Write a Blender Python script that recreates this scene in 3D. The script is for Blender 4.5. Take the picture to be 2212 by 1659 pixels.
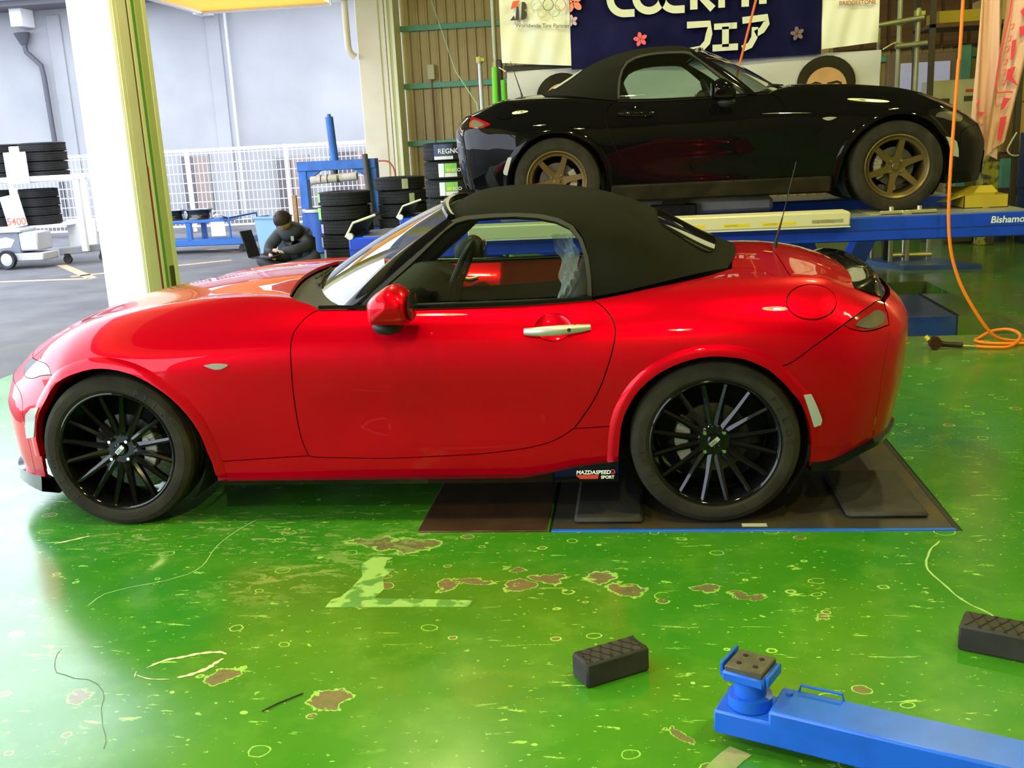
import bpy, bmesh, math, random
import numpy as np
from mathutils import Vector, Matrix, geometry
random.seed(7); rng=np.random.default_rng(7)
for o in list(bpy.data.objects): bpy.data.objects.remove(o)
scn=bpy.context.scene; C=scn.collection
# ---------------------------------------------------------------- camera
CP=Vector((2.0372,-4.4551,1.4199)); yaw,pitch,roll,FPX=.12691,.23484,-.05085,2200.
fw=Vector((-math.sin(yaw)*math.cos(pitch),math.cos(yaw)*math.cos(pitch),-math.sin(pitch)))
r0=Vector((math.cos(yaw),math.sin(yaw),0)); u0=r0.cross(fw)
cr,sr=math.cos(roll),math.sin(roll)
rt=cr*r0+sr*u0; up=-sr*r0+cr*u0
cam=bpy.data.cameras.new('camera'); cam.sensor_fit='HORIZONTAL'; cam.sensor_width=36; cam.lens=FPX/2212*36
cam.clip_start=.05; cam.clip_end=200
co=bpy.data.objects.new('camera',cam); C.objects.link(co)
m=Matrix((rt,up,-fw)).transposed().to_4x4(); m.translation=CP; co.matrix_world=m
scn.camera=co
# ---------------------------------------------------------------- world, light, exposure
scn.view_settings.view_transform='Standard'; scn.view_settings.look='None'
scn.view_settings.exposure=0.0; scn.view_settings.gamma=1.0; scn.view_settings.use_curve_mapping=False
w=bpy.data.worlds.new('overcast_sky'); scn.world=w; w.use_nodes=True
bg=w.node_tree.nodes['Background']; bg.inputs[0].default_value=(.80,.87,1.0,1); bg.inputs[1].default_value=6.0
LAMP_COL=(1.0,.95,.36); LAMP_W=230; LAMP_K=[1,1,1,.9,1.5,1,.35,.15]
LAMPS=[(0.6,-1.9,4.4),(3.6,-2.2,4.4),(0.5,2.5,4.4),(4.3,2.6,4.4),(2.0,-6.0,4.4),(6.3,-1.0,4.4),(8.2,6.0,4.4),(4.6,10.6,4.4)]
def lamp_light(loc,energy,col,rad):
    l=bpy.data.lights.new('high_bay_light','POINT'); l.energy=energy; l.color=col; l.shadow_soft_size=rad
    o=bpy.data.objects.new('high_bay_light',l); C.objects.link(o); o.location=loc; return o
# ---------------------------------------------------------------- helpers
MATS={}
def M(name,col=(.5,.5,.5),rough=.5,metal=0,coat=0,noise=None,bump=None,emit=None,spec=.5,trans=0,ior=1.45,alpha=1,col2=None,coatr=.03,sheen=0,aniso=None,coati=1.5):
    if name in MATS: return MATS[name]
    mt=bpy.data.materials.new(name); mt.use_nodes=True; nt=mt.node_tree; b=nt.nodes['Principled BSDF']
    b.inputs['Base Color'].default_value=(*col,1); b.inputs['Roughness'].default_value=rough; b.inputs['Metallic'].default_value=metal
    b.inputs['Coat Weight'].default_value=coat; b.inputs['Coat Roughness'].default_value=coatr; b.inputs['Coat IOR'].default_value=coati
    b.inputs['Specular IOR Level'].default_value=spec; b.inputs['Transmission Weight'].default_value=trans; b.inputs['IOR'].default_value=ior
    b.inputs['Alpha'].default_value=alpha; b.inputs['Sheen Weight'].default_value=sheen
    if emit: b.inputs['Emission Color'].default_value=(*emit[0],1); b.inputs['Emission Strength'].default_value=emit[1]
    if noise or bump:
        tc=nt.nodes.new('ShaderNodeTexCoord')
    if noise:  # (scale, contrast lo, hi) mixes col with col2
        n=nt.nodes.new('ShaderNodeTexNoise'); n.inputs['Scale'].default_value=noise[0]; n.inputs['Detail'].default_value=6
        if aniso:
            mp=nt.nodes.new('ShaderNodeMapping'); mp.inputs['Scale'].default_value=aniso; nt.links.new(tc.outputs['Object'],mp.inputs[0]); nt.links.new(mp.outputs[0],n.inputs['Vector'])
        else: nt.links.new(tc.outputs['Object'],n.inputs['Vector'])
        r=nt.nodes.new('ShaderNodeMapRange'); r.inputs[1].default_value=noise[1]; r.inputs[2].default_value=noise[2]
        nt.links.new(n.outputs[0],r.inputs[0])
        x=nt.nodes.new('ShaderNodeMix'); x.data_type='RGBA'; x.inputs[6].default_value=(*col,1); x.inputs[7].default_value=(*(col2 or tuple(c*.6 for c in col)),1)
        nt.links.new(r.outputs[0],x.inputs[0]); nt.links.new(x.outputs[2],b.inputs['Base Color'])
    if bump:
        n=nt.nodes.new('ShaderNodeTexNoise'); n.inputs['Scale'].default_value=bump[0]; n.inputs['Detail'].default_value=4
        nt.links.new(tc.outputs['Object'],n.inputs['Vector'])
        q=nt.nodes.new('ShaderNodeBump'); q.inputs['Strength'].default_value=bump[1]; q.inputs['Distance'].default_value=bump[2] if len(bump)>2 else .01
        nt.links.new(n.outputs[0],q.inputs['Height']); nt.links.new(q.outputs[0],b.inputs['Normal'])
    MATS[name]=mt; return mt
def thin_glass(name,tint,ior=1.5,gain=1.6):
    if name in MATS: return MATS[name]
    mt=bpy.data.materials.new(name); mt.use_nodes=True; nt=mt.node_tree; nt.nodes.remove(nt.nodes['Principled BSDF']); out=nt.nodes['Material Output']
    tr=nt.nodes.new('ShaderNodeBsdfTransparent'); tr.inputs[0].default_value=(*tint,1); g=nt.nodes.new('ShaderNodeBsdfGlossy'); g.inputs['Roughness'].default_value=.01
    fr=nt.nodes.new('ShaderNodeFresnel'); fr.inputs[0].default_value=ior; mu=nt.nodes.new('ShaderNodeMath'); mu.operation='MULTIPLY'; mu.use_clamp=True; mu.inputs[1].default_value=gain
    # same reflectance from both faces of the thin sheet
    ge=nt.nodes.new('ShaderNodeNewGeometry'); sw=nt.nodes.new('ShaderNodeMix'); sw.data_type='FLOAT'; sw.inputs[2].default_value=ior; sw.inputs[3].default_value=1/ior; nt.links.new(ge.outputs['Backfacing'],sw.inputs[0])
    nt.links.new(sw.outputs[0],fr.inputs[0])
    mx=nt.nodes.new('ShaderNodeMixShader'); nt.links.new(fr.outputs[0],mu.inputs[0]); nt.links.new(mu.outputs[0],mx.inputs[0]); nt.links.new(tr.outputs[0],mx.inputs[1]); nt.links.new(g.outputs[0],mx.inputs[2]); nt.links.new(mx.outputs[0],out.inputs[0])
    MATS[name]=mt; return mt
def tag(o,label=None,cat=None,group=None,kind=None):
    if label: o['label']=label
    if cat: o['category']=cat
    if group: o['group']=group
    if kind: o['kind']=kind
    return o
def thing(name,label,cat,loc=(0,0,0),rz=0,group=None):
    o=bpy.data.objects.new(name,None); C.objects.link(o); o.location=loc; o.rotation_euler=(0,0,rz); o.empty_display_size=.1
    return tag(o,label,cat,group)
def place(name,me,parent=None,loc=(0,0,0),rot=(0,0,0),scale=None):
    o=bpy.data.objects.new(name,me); C.objects.link(o); o.parent=parent; o.location=loc; o.rotation_euler=rot
    if scale: o.scale=scale
    return o
def dup(o,parent=None,loc=None,rot=None):
    c=o.copy(); C.objects.link(c); c.parent=parent
    if loc is not None: c.location=loc
    if rot is not None: c.rotation_euler=rot
    return c
CH={}
def dup_tree(o,parent=None,loc=None,rot=None):
    c=dup(o,parent,loc,rot)
    for ch in list(o.children):
        d=dup(ch,c)
        for g in list(ch.children): dup(g,d)
    return c
class MB:
    def __init__(s): s.V=[];s.F=[]
    def add(s,V,F,mat=None):
        n=len(s.V)
        for v in V:
            v=Vector(v); s.V.append(tuple(mat@v) if mat else tuple(v))
        s.F+=[tuple(i+n for i in f) for f in F]; return s
    def box(s,a,b,c=0,mat=None):
        x0,y0,z0=[min(p,q) for p,q in zip(a,b)]; x1,y1,z1=[max(p,q) for p,q in zip(a,b)]
        if c<=0:
            V=[(x,y,z) for z in (z0,z1) for y in (y0,y1) for x in (x0,x1)]
            return s.add(V,[(0,2,3,1),(4,5,7,6),(0,1,5,4),(2,6,7,3),(0,4,6,2),(1,3,7,5)],mat)
        c=min(c,(x1-x0)/2.01,(y1-y0)/2.01,(z1-z0)/2.01)
        bm=bmesh.new(); bmesh.ops.create_cube(bm,size=1)
        for v in bm.verts: v.co=Vector((x0+(v.co.x+.5)*(x1-x0),y0+(v.co.y+.5)*(y1-y0),z0+(v.co.z+.5)*(z1-z0)))
        bmesh.ops.bevel(bm,geom=bm.edges[:],offset=c,segments=1,affect='EDGES',profile=.5)
        bm.verts.index_update(); V=[v.co.copy() for v in bm.verts]; F=[[v.index for v in f.verts] for f in bm.faces]; bm.free()
        return s.add(V,F,mat)
    def obox(s,c,half,ax,ay,az,ch=0):  # oriented box
        m=Matrix((ax,ay,az)).transposed().to_4x4(); m.translation=Vector(c)
        return s.box([-h for h in half],half,ch,m)
    def beam(s,p,q,wd,ht,up=(0,0,1),ch=0):  # rectangular bar p->q
        p=Vector(p);q=Vector(q);d=(q-p);L=d.length;d.normalize();u=Vector(up)
        if abs(d.dot(u))>.99: u=Vector((1,0,0))
        sd=d.cross(u).normalized();u=sd.cross(d)
        return s.obox((p+q)/2,(L/2,wd/2,ht/2),d,sd,u,ch)
    def tube(s,pts,r,n=8,caps=True,closed=False):
        pts=[Vector(p) for p in pts]; N=len(pts); rr=r if isinstance(r,(list,tuple)) else [r]*N
        V=[];F=[];prev=None
        for i,p in enumerate(pts):
            a=pts[i-1] if (i>0 or closed) else p; b=pts[(i+1)%N] if (i<N-1 or closed) else p
            t=(b-a).normalized()
            if prev is None:
                u=Vector((0,0,1)) if abs(t.z)<.9 else Vector((1,0,0)); u=(u-t*u.dot(t)).normalized()
            else:
                u=(prev-t*prev.dot(t)); u=u.normalized() if u.length>1e-6 else Vector((1,0,0))
            prev=u; w_=t.cross(u)
            V+=[p+rr[i]*(math.cos(2*math.pi*k/n)*u+math.sin(2*math.pi*k/n)*w_) for k in range(n)]
        for i in range(N if closed else N-1):
            j=(i+1)%N
            F+=[(i*n+k,i*n+(k+1)%n,j*n+(k+1)%n,j*n+k) for k in range(n)]
        if caps and not closed: F+=[tuple(range(n))[::-1],tuple((N-1)*n+k for k in range(n))]
        return s.add(V,F)
    def cyl(s,p,q,r,r2=None,n=16,caps=True): return s.tube([p,q],[r,r if r2 is None else r2],n,caps)
    def lathe(s,prof,n=48,mat=None,ang=2*math.pi,closed=False): # prof [(r,y)] about Y axis
        V=[];F=[];K=len(prof); full=abs(ang-2*math.pi)<1e-6; m=n if full else n+1
        for i in range(m):
            t=ang*i/n;c,q=math.cos(t),math.sin(t); V+=[(r*c,y,r*q) for r,y in prof]
        for i in range(n):
            j=(i+1)%m
            for k in range(K if closed else K-1): 
                k2=(k+1)%K; F.append((i*K+k,j*K+k,j*K+k2,i*K+k2))
        return s.add(V,F,mat)
    def prism(s,poly,d0,d1,mat=None,holes=()): # poly (x,y) extruded z d0..d1
        n=len(poly);V=[(x,y,d0) for x,y in poly]+[(x,y,d1) for x,y in poly]
        F=[(i,(i+1)%n,n+(i+1)%n,n+i) for i in range(n)]
        T=geometry.tessellate_polygon([[Vector((x,y,0)) for x,y in poly]])
        F+=[tuple(t) for t in T]+[tuple(n+i for i in t) for t in T]
        return s.add(V,F,mat)
    def grid(s,fn,nu,nv,closeu=False):
        V=[fn(i/nu,j/nv) for i in range(nu+(0 if closeu else 1)) for j in range(nv+1)]
        m=nu if closeu else nu+1
        F=[(i*(nv+1)+j,((i+1)%m)*(nv+1)+j,((i+1)%m)*(nv+1)+j+1,i*(nv+1)+j+1) for i in range(nu) for j in range(nv)]
        return s.add(V,F)
    def mesh(s,name,mat,ang=40,fix=True):
        me=bpy.data.meshes.new(name); me.from_pydata(s.V,[],s.F)
        if fix:
            bm=bmesh.new(); bm.from_mesh(me); bmesh.ops.recalc_face_normals(bm,faces=bm.faces[:]); bm.to_mesh(me); bm.free()
        if ang>0:
            me.shade_smooth(); me.set_sharp_from_angle(angle=math.radians(ang))
        if mat: me.materials.append(mat)
        return me
    def build(s,name,mat,parent=None,ang=40,loc=(0,0,0),rot=(0,0,0),fix=True):
        return place(name,s.mesh(name,mat,ang,fix),parent,loc,rot)
def T3(loc=(0,0,0),ax=None,ay=None,az=None):
    m=Matrix((ax or (1,0,0),ay or (0,1,0),az or (0,0,1))).transposed().to_4x4(); m.translation=Vector(loc); return m
XZ=lambda y=0:T3((0,y,0),(1,0,0),(0,0,1),(0,-1,0))   # 2D (x,z) drawing facing -y
_FC={}
def text_mb(txt,size,mat4,depth=.001,mb=None,bold=0,align='LEFT'):
    cu=bpy.data.curves.new('lettering','FONT'); cu.body=txt; cu.size=size; cu.extrude=depth; cu.offset=bold; cu.align_x=align; cu.resolution_u=3
    o=bpy.data.objects.new('lettering',cu); C.objects.link(o)
    dg=bpy.context.evaluated_depsgraph_get(); dg.update(); me=o.evaluated_get(dg).to_mesh()
    mb=mb or MB(); mb.add([v.co.copy() for v in me.vertices],[tuple(p.vertices) for p in me.polygons],mat4)
    o.evaluated_get(dg).to_mesh_clear(); bpy.data.objects.remove(o); bpy.data.curves.remove(cu)
    return mb
def spl(pts,n=8,closed=False):
    P=[Vector(p).to_3d() if len(p)<3 else Vector(p) for p in pts];out=[];N=len(P)
    for i in range(N if closed else N-1):
        a=P[i-1] if (i>0 or closed) else P[0]; b=P[i]; c=P[(i+1)%N]; d=P[(i+2)%N] if (i<N-2 or closed) else P[-1]
        for k in range(n):
            t=k/n; out.append(.5*((2*b)+(c-a)*t+(2*a-5*b+4*c-d)*t*t+(3*b-a-3*c+d)*t**3))
    if not closed: out.append(P[-1])
    return out
# ---------------------------------------------------------------- structure
def green_floor():
    mt=bpy.data.materials.new('worn_green_epoxy'); mt.use_nodes=True; nt=mt.node_tree; N=nt.nodes; L=nt.links; b=N['Principled BSDF']
    tc=N.new('ShaderNodeTexCoord')
    def noise(scale,detail=5,rough=.6,sc=None,dist=0,off=None):
        n=N.new('ShaderNodeTexNoise'); n.inputs['Scale'].default_value=scale; n.inputs['Detail'].default_value=detail; n.inputs['Roughness'].default_value=rough; n.inputs['Distortion'].default_value=dist
        mp=N.new('ShaderNodeMapping'); mp.inputs['Scale'].default_value=sc or (1,1,1); mp.inputs['Location'].default_value=off or (0,0,0); L.new(tc.outputs['Object'],mp.inputs[0]); L.new(mp.outputs[0],n.inputs['Vector']); return n.outputs[0]
    def mr(x,a,b_,c=0.,d=1.):
        r=N.new('ShaderNodeMapRange'); 
        for i,v in enumerate((a,b_,c,d)): r.inputs[i+1].default_value=v
        L.new(x,r.inputs[0]); return r.outputs[0]
    def math_(op,a,b_=None):
        m_=N.new('ShaderNodeMath'); m_.operation=op
        for i,v in enumerate((a,b_)):
            if v is None: continue
            if isinstance(v,(int,float)): m_.inputs[i].default_value=v
            else: L.new(v,m_.inputs[i])
        return m_.outputs[0]
    def mix(f,a,b_):
        x=N.new('ShaderNodeMix'); x.data_type='RGBA'
        for i,v in ((6,a),(7,b_)):
            if isinstance(v,tuple): x.inputs[i].default_value=(*v,1)
            else: L.new(v,x.inputs[i])
        if isinstance(f,(int,float)): x.inputs[0].default_value=f
        else: L.new(f,x.inputs[0])
        return x.outputs[2]
    base=mix(mr(noise(1.1,4),.35,.7),(.028,.20,.014),(.062,.24,.010))
    base=mix(mr(noise(7,6),.5,.75,0,.45),base,(.14,.34,.03))
    # patch field: distorted blobs listed by place and size
    sep=N.new('ShaderNodeSeparateXYZ'); L.new(tc.outputs['Object'],sep.inputs[0])
    nx=math_('MULTIPLY',math_('SUBTRACT',noise(9,5),.5),.17); ny=math_('MULTIPLY',math_('SUBTRACT',noise(9,5,off=(5,3,1)),.5),.17)
    X=math_('ADD',sep.outputs[0],nx); Y=math_('ADD',sep.outputs[1],ny)
    fld=None
    for x,y,rx,ry in [(1.62,-1.39,.05,.035),(1.72,-1.33,.05,.03),(1.90,-1.33,.05,.05),(1.40,-1.38,.035,.04),(1.47,-1.36,.055,.025),(1.19,-1.05,.10,.06),(1.05,-1.02,.08,.04),(1.16,-1.53,.05,.02),(1.62,-1.26,.03,.02),(1.99,-1.42,.05,.04),(2.25,-1.40,.04,.03),(2.36,-1.45,.05,.02),(.86,-1.98,.035,.045),(1.21,-2.10,.05,.03),(2.12,-2.23,.022,.018),(2.55,-1.6,.02,.02),(.50,-2.10,.03,.03)]:
        d=math_('POWER',math_('DIVIDE',math_('SUBTRACT',X,x),rx),2.); e=math_('POWER',math_('DIVIDE',math_('SUBTRACT',Y,y),ry),2.)
        r=math_('SQRT',math_('ADD',d,e)); fld=r if fld is None else math_('MINIMUM',fld,r)
    sm=math_('SUBTRACT',1.62,math_('MULTIPLY',noise(11,2,.4,dist=.4),1.0))    # small round chips
    vor=N.new('ShaderNodeTexVoronoi'); vor.inputs['Scale'].default_value=10; vor.inputs['Randomness'].default_value=1
    vm=N.new('ShaderNodeMapping'); vm.inputs['Scale'].default_value=(1,1.15,0); L.new(tc.outputs['Object'],vm.inputs[0])
    ad=N.new('ShaderNodeVectorMath'); ad.operation='ADD'; cn=N.new('ShaderNodeCombineXYZ'); L.new(math_('MULTIPLY',nx,.25),cn.inputs[0]); L.new(math_('MULTIPLY',ny,.25),cn.inputs[1]); L.new(vm.outputs[0],ad.inputs[0]); L.new(cn.outputs[0],ad.inputs[1]); L.new(ad.outputs[0],vor.inputs['Vector'])
    vs=N.new('ShaderNodeSeparateColor'); L.new(vor.outputs['Color'],vs.inputs[0])
    dens=mr(noise(1.3,3,off=(2,7,0)),.28,.52)
    rad=math_('MULTIPLY',math_('MULTIPLY',mr(math_('POWER',vs.outputs[0],2.),.12,1.,.0,.34),dens),1.0)
    chip=math_('SUBTRACT',vor.outputs['Distance'],rad)          # <0 inside chip
    haschip=mr(rad,.02,.03)
    ring=math_('MULTIPLY',math_('MULTIPLY',math_('LESS_THAN',chip,.02),math_('GREATER_THAN',chip,-.014)),haschip)
    chipin=math_('MULTIPLY',math_('LESS_THAN',chip,-.012),math_('MULTIPLY',haschip,mr(vs.outputs[1],.6,.62)))
    patch=math_('LESS_THAN',fld,1.); pring=math_('MULTIPLY',math_('LESS_THAN',fld,1.18),math_('GREATER_THAN',fld,1.))
    brown=mix(mr(noise(30,5),.3,.7),(.22,.17,.085),(.13,.13,.055))
    lime=mix(mr(noise(20,4),.3,.7),(.42,.80,.10),(.50,.82,.20))
    scr=math_('MULTIPLY',math_('GREATER_THAN',noise(26,7,.72,(.22,1,1),.5),.632),math_('MULTIPLY',mr(noise(.9,3,off=(9,1,0)),.33,.5),mr(sep.outputs[1],.5,-.6,.12,1.)))
    speck=math_('MULTIPLY',math_('GREATER_THAN',noise(48,3,.6,(.7,1,1)),.675),math_('MULTIPLY',dens,mr(sep.outputs[1],.5,-.6,.1,1.)))
    # scratched strip beside the front wheel
    ws=math_('MULTIPLY',math_('MULTIPLY',mr(math_('ABSOLUTE',math_('SUBTRACT',X,.42)),.62,.32),mr(math_('ABSOLUTE',math_('ADD',Y,.92)),.30,.08)),math_('GREATER_THAN',noise(30,8,.75,(.35,1,1),.5),.565))
    ws2=math_('MULTIPLY',math_('MULTIPLY',mr(math_('ABSOLUTE',math_('SUBTRACT',math_('ADD',X,math_('MULTIPLY',Y,-.9)),2.05)),.30,.08),mr(math_('ABSOLUTE',math_('ADD',Y,1.15)),.45,.2)),math_('GREATER_THAN',noise(18,8,.75,(.5,1,1),.5),.52))
    c=mix(math_('MULTIPLY',chipin,.75),base,brown); c=mix(math_('MULTIPLY',ring,.7),c,lime); c=mix(math_('MULTIPLY',patch,.9),c,brown); c=mix(math_('MULTIPLY',pring,.6),c,lime)
    c=mix(math_('MULTIPLY',scr,.75),c,lime); c=mix(math_('MULTIPLY',speck,.7),c,lime); c=mix(math_('MULTIPLY',ws,.75),c,(.36,.40,.17)); c=mix(math_('MULTIPLY',ws2,.6),c,(.26,.42,.10))
    # far part of the workshop floor is dirtier
    far=math_('MULTIPLY',mr(sep.outputs[1],.6,2.6),mr(noise(2.2,5,off=(1,4,2)),.30,.62)); far=math_('MULTIPLY',far,mr(sep.outputs[0],1.5,2.8))
    c=mix(math_('MULTIPLY',far,.75),c,(.17,.17,.055))
    L.new(c,b.inputs['Base Color'])
    L.new(mr(noise(4,6),.3,.75,.17,.26),b.inputs['Roughness'])
    b.inputs['Specular IOR Level'].default_value=.7
    bp=N.new('ShaderNodeBump'); bp.inputs['Strength'].default_value=.05; bp.inputs['Distance'].default_value=.01
    L.new(math_('ADD',math_('MULTIPLY',noise(40,3),.15),math_('MULTIPLY',math_('ADD',patch,chipin),-.25)),bp.inputs['Height']); L.new(bp.outputs[0],b.inputs['Normal'])
    return mt
HOLES=[(0,4.63,2.56,3.26,.34),(0,4.63,4.33,5.04,.34),(0,4.38,3.26,4.33,.34),(1.695,3.165,-.925,.60,.035)]
xs=sorted({-2.31,9.0}|{h[i] for h in HOLES for i in (0,1)}); ys=sorted({-9.,13.}|{h[i] for h in HOLES for i in (2,3)})
def hdep(x,y):
    for a,b,c,d,z in HOLES:
        if a<x<b and c<y<d: return -z
    return 0.
mb=MB(); nx_,ny_=len(xs)-1,len(ys)-1
dp=[[hdep((xs[i]+xs[i+1])/2,(ys[j]+ys[j+1])/2) for j in range(ny_)] for i in range(nx_)]
for i in range(nx_):
    for j in range(ny_):
        z=dp[i][j]; x0,x1,y0,y1=xs[i],xs[i+1],ys[j],ys[j+1]; mb.add([(x0,y0,z),(x1,y0,z),(x1,y1,z),(x0,y1,z)],[(0,1,2,3)])
        if i+1<nx_ and dp[i+1][j]!=z: z2=dp[i+1][j]; f=(0,1,2,3) if z<z2 else (3,2,1,0); mb.add([(x1,y0,z),(x1,y0,z2),(x1,y1,z2),(x1,y1,z)],[f[::-1]])
        if j+1<ny_ and dp[i][j+1]!=z: z2=dp[i][j+1]; f=(0,1,2,3) if z<z2 else (3,2,1,0); mb.add([(x0,y1,z),(x1,y1,z),(x1,y1,z2),(x0,y1,z2)],[f])
mb.add([(-2.31,-9,0),(-2.31,13,0),(-2.31,13,-.03),(-2.31,-9,-.03)],[(0,1,2,3)])
floor=tag(mb.build('floor',green_floor(),ang=0,fix=False),kind='structure')
asph=M('asphalt',(.070,.070,.076),.85,noise=(1.6,.3,.7),col2=(.125,.125,.130),bump=(150,.5,.006))
mb=MB(); mb.box((-40,-30,-.2),(-2.312,18.5,-.012)); ground=tag(mb.build('ground',asph,ang=0),'grey asphalt yard outside the workshop','ground',kind='structure')
op=M('orange_line_paint',(.62,.36,.17),.8,noise=(18,.45,.62),col2=(.3,.24,.19))
def pline(pts,wd,name='painted_line'):
    for (a,b) in zip(pts,pts[1:]):
        a=Vector((*a,0));b=Vector((*b,0));d=(b-a).normalized();n=Vector((-d.y,d.x,0))*wd/2
        mb=MB(); mb.add([a+n,a-n,b-n,b+n],[(0,1,2,3)]); o=mb.build(name,op,ground,ang=0); o.location=(0,0,-.0105)
pline([(-9.5,7.55),(-4.74,7.62)],.13); pline([(-4.78,7.66),(-6.2,9.4)],.13); pline([(-3.55,9.2),(-5.2,7.9)],.13); pline([(-4.6,10.9),(-3.9,10.4)],.13)
wallm=M('workshop_wall_beige',(.30,.25,.15),.7,noise=(2,.3,.7),col2=(.22,.18,.10))
corr=M('corrugated_steel',(.42,.33,.15),.5,.15,noise=(1.5,.3,.7),col2=(.33,.24,.11))
mb=MB(); pitch_=.157; V=[];x=-1.74
prof=[]
while x<9:
    prof+=[(x,13.0),(x+.105,13.0),(x+.118,12.965),(x+.142,12.965)]; x+=pitch_
n=len(prof); V=[(a,b,0) for a,b in prof]+[(a,b,5.0) for a,b in prof]
mb.add(V,[(i,i+1,n+i+1,n+i) for i in range(n-1)]); wall_back=tag(mb.build('wall_back',corr,ang=0),kind='structure')
gm=M('girt_green_paint',(.10,.30,.20),.5,noise=(6,.3,.7),col2=(.13,.34,.25))
for z in (.52,1.44,2.37,3.285,4.2):
    mb=MB(); mb.box((-1.74,12.90,z-.045),(8.9,12.962,z+.045),.006); mb.build('girt',gm,wall_back)
mb=MB(); mb.box((9,-9,0),(9.15,13.1,5)); tag(mb.build('wall_right',wallm,ang=0),kind='structure')
mb=MB(); mb.box((-2.6,-9.15,0),(9.15,-9,5)); tag(mb.build('wall_front',wallm,ang=0),kind='structure')
mb=MB(); mb.box((-2.7,-9.2,5),(9.2,13.2,5.15)); tag(mb.build('ceiling',M('dark_ceiling',(.16,.14,.10),.8),ang=0),kind='structure')
cream=M('cream_paint',(.80,.76,.62),.45,noise=(3,.35,.75),col2=(.74,.68,.52))
mb=MB(); mb.box((-2.72,-9,3.72),(-2.36,12.5,5),.01); tag(mb.build('wall_left',cream,ang=0),kind='structure')
def pillar(name,x0,y0,wd,dpth,zt,rails):
    mb=MB(); mb.box((x0,y0,-.02),(x0+wd,y0+dpth,zt),.012); p=tag(mb.build(name,cream,ang=0),kind='structure')
    for nm,a,b,m_,pr in rails:   # rails along the inner side: a..b along y, proud by pr
        mb=MB(); mb.box((x0+wd-.002,y0+a,0),(x0+wd+pr,y0+b,zt),.003); mb.build(nm,m_,p)
    return p
yel=M('rail_yellow_paint',(.82,.80,.58),.45); grn=M('rail_green_felt',(.12,.30,.07),.7); olv=M('rail_olive_steel',(.50,.53,.24),.5); brn=M('rail_brown_strip',(.10,.045,.03),.6); red_=M('rail_red_strip',(.26,.05,.04),.6)
R1=[('door_rail',.02,.06,yel,.012),('door_rail',.07,.25,cream,.020),('door_seal',.25,.29,brn,.012),('door_rail',.29,.35,yel,.020),('door_track',.35,.43,grn,.008),('door_rail',.43,.56,olv,.016),('door_rail',.56,.64,yel,.022)]
p1=pillar('trim_1',-2.77,4.30,.40,.64,3.74,R1)
mb=MB(); mb.box((-2.362,4.30+.25,0),(-2.352,4.30+.292,1.35)); mb.build('door_seal',red_,p1)
mb=MB(); mb.box((-2.365,4.75,0),(-2.345,4.85,.42),.01); mb.build('rubber_stop',M('dark_olive_rubber',(.07,.065,.012),.7),p1)
mb=MB(); mb.box((-2.37,12.5,-.02),(-1.99,12.95,3.74),.01); p2=tag(mb.build('trim_2',cream,ang=0),kind='structure')
for a,b,m_,y in ((-1.99,-1.955,yel,12.53),(-1.955,-1.90,cream,12.50),(-1.90,-1.885,brn,12.52),(-1.885,-1.84,yel,12.49),(-1.84,-1.79,olv,12.50),(-1.79,-1.74,yel,12.48)):
    mb=MB(); mb.box((a,y,0),(b,12.95,5),.003); mb.build('door_rail',m_,p2)
mb=MB(); mb.box((-1.902,12.505,0),(-1.88,12.53,1.4)); mb.build('door_seal',red_,p2)
mb=MB(); mb.tube(spl([(-2.50,12.4,3.75),(-2.50,12.4,3.2),(-2.49,12.42,2.95),(-2.40,12.45,2.85)],4),.055,10); mb.build('drain_elbow',cream,p2)
# canopy with orange underside outside the doorway
oc=M('orange_soffit',(.95,.48,.01),.4)
_n=oc.node_tree; _t=_n.nodes.new('ShaderNodeBsdfTranslucent'); _t.inputs[0].default_value=(.22,.095,.0,1); _a=_n.nodes.new('ShaderNodeAddShader'); _n.links.new(_n.nodes['Principled BSDF'].outputs[0],_a.inputs[0]); _n.links.new(_t.outputs[0],_a.inputs[1]); _n.links.new(_a.outputs[0],_n.nodes['Material Output'].inputs[0])
can=tag(MB().add([(-4.86,8.0,3.70),(-2.75,8.0,3.70),(-2.75,12.36,3.70),(-4.86,12.36,3.70)],[(0,1,2,3)]).build('trim_3',oc,ang=0),kind='structure')
wt=M('white_outdoor_paint',(.78,.78,.80),.5)
for a,b in (((-4.95,7.9,3.66),(-4.86,12.45,4.0)),((-4.95,12.35,3.66),(-2.73,12.43,4.0))):
    mb=MB(); mb.box(a,b,.01); mb.build('canopy_edge',wt,can)
# neighbouring concrete building beyond the fence
conc=M('pale_concrete',(.33,.335,.35),.85,noise=(.7,.3,.72),col2=(.26,.265,.285),bump=(20,.2,.01))
mb=MB(); mb.box((-30,18,-.1),(-1.0,18.4,4.72)); 
wo_=tag(mb.build('wall_outside',conc,ang=0),kind='structure')
for x in (-14.3,-10.62,-6.98):
    mb=MB(); mb.box((x-.16,17.96,0),(x+.16,18.01,4.6),.01); mb.build('pilaster',conc,wo_)
mb=MB(); mb.box((-30,17.2,4.72),(-1,18.5,4.86),.01); mb.build('eave_soffit',M('dark_soffit',(.16,.15,.17),.8),wo_)
mb=MB(); mb.box((-30,16.9,4.84),(-1,18.6,5.0),.02); mb.build('roof_edge',M('pale_blue_roof',(.45,.66,.75),.4),wo_)
for x in (-11.2,-7.05,-3.0):
    mb=MB(); mb.box((x-.14,17.5,4.35),(x+.14,17.99,4.75),.01); mb.build('eave_bracket',wt,wo_)
gp=M('grey_pipe',(.07,.07,.09),.5)
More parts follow.
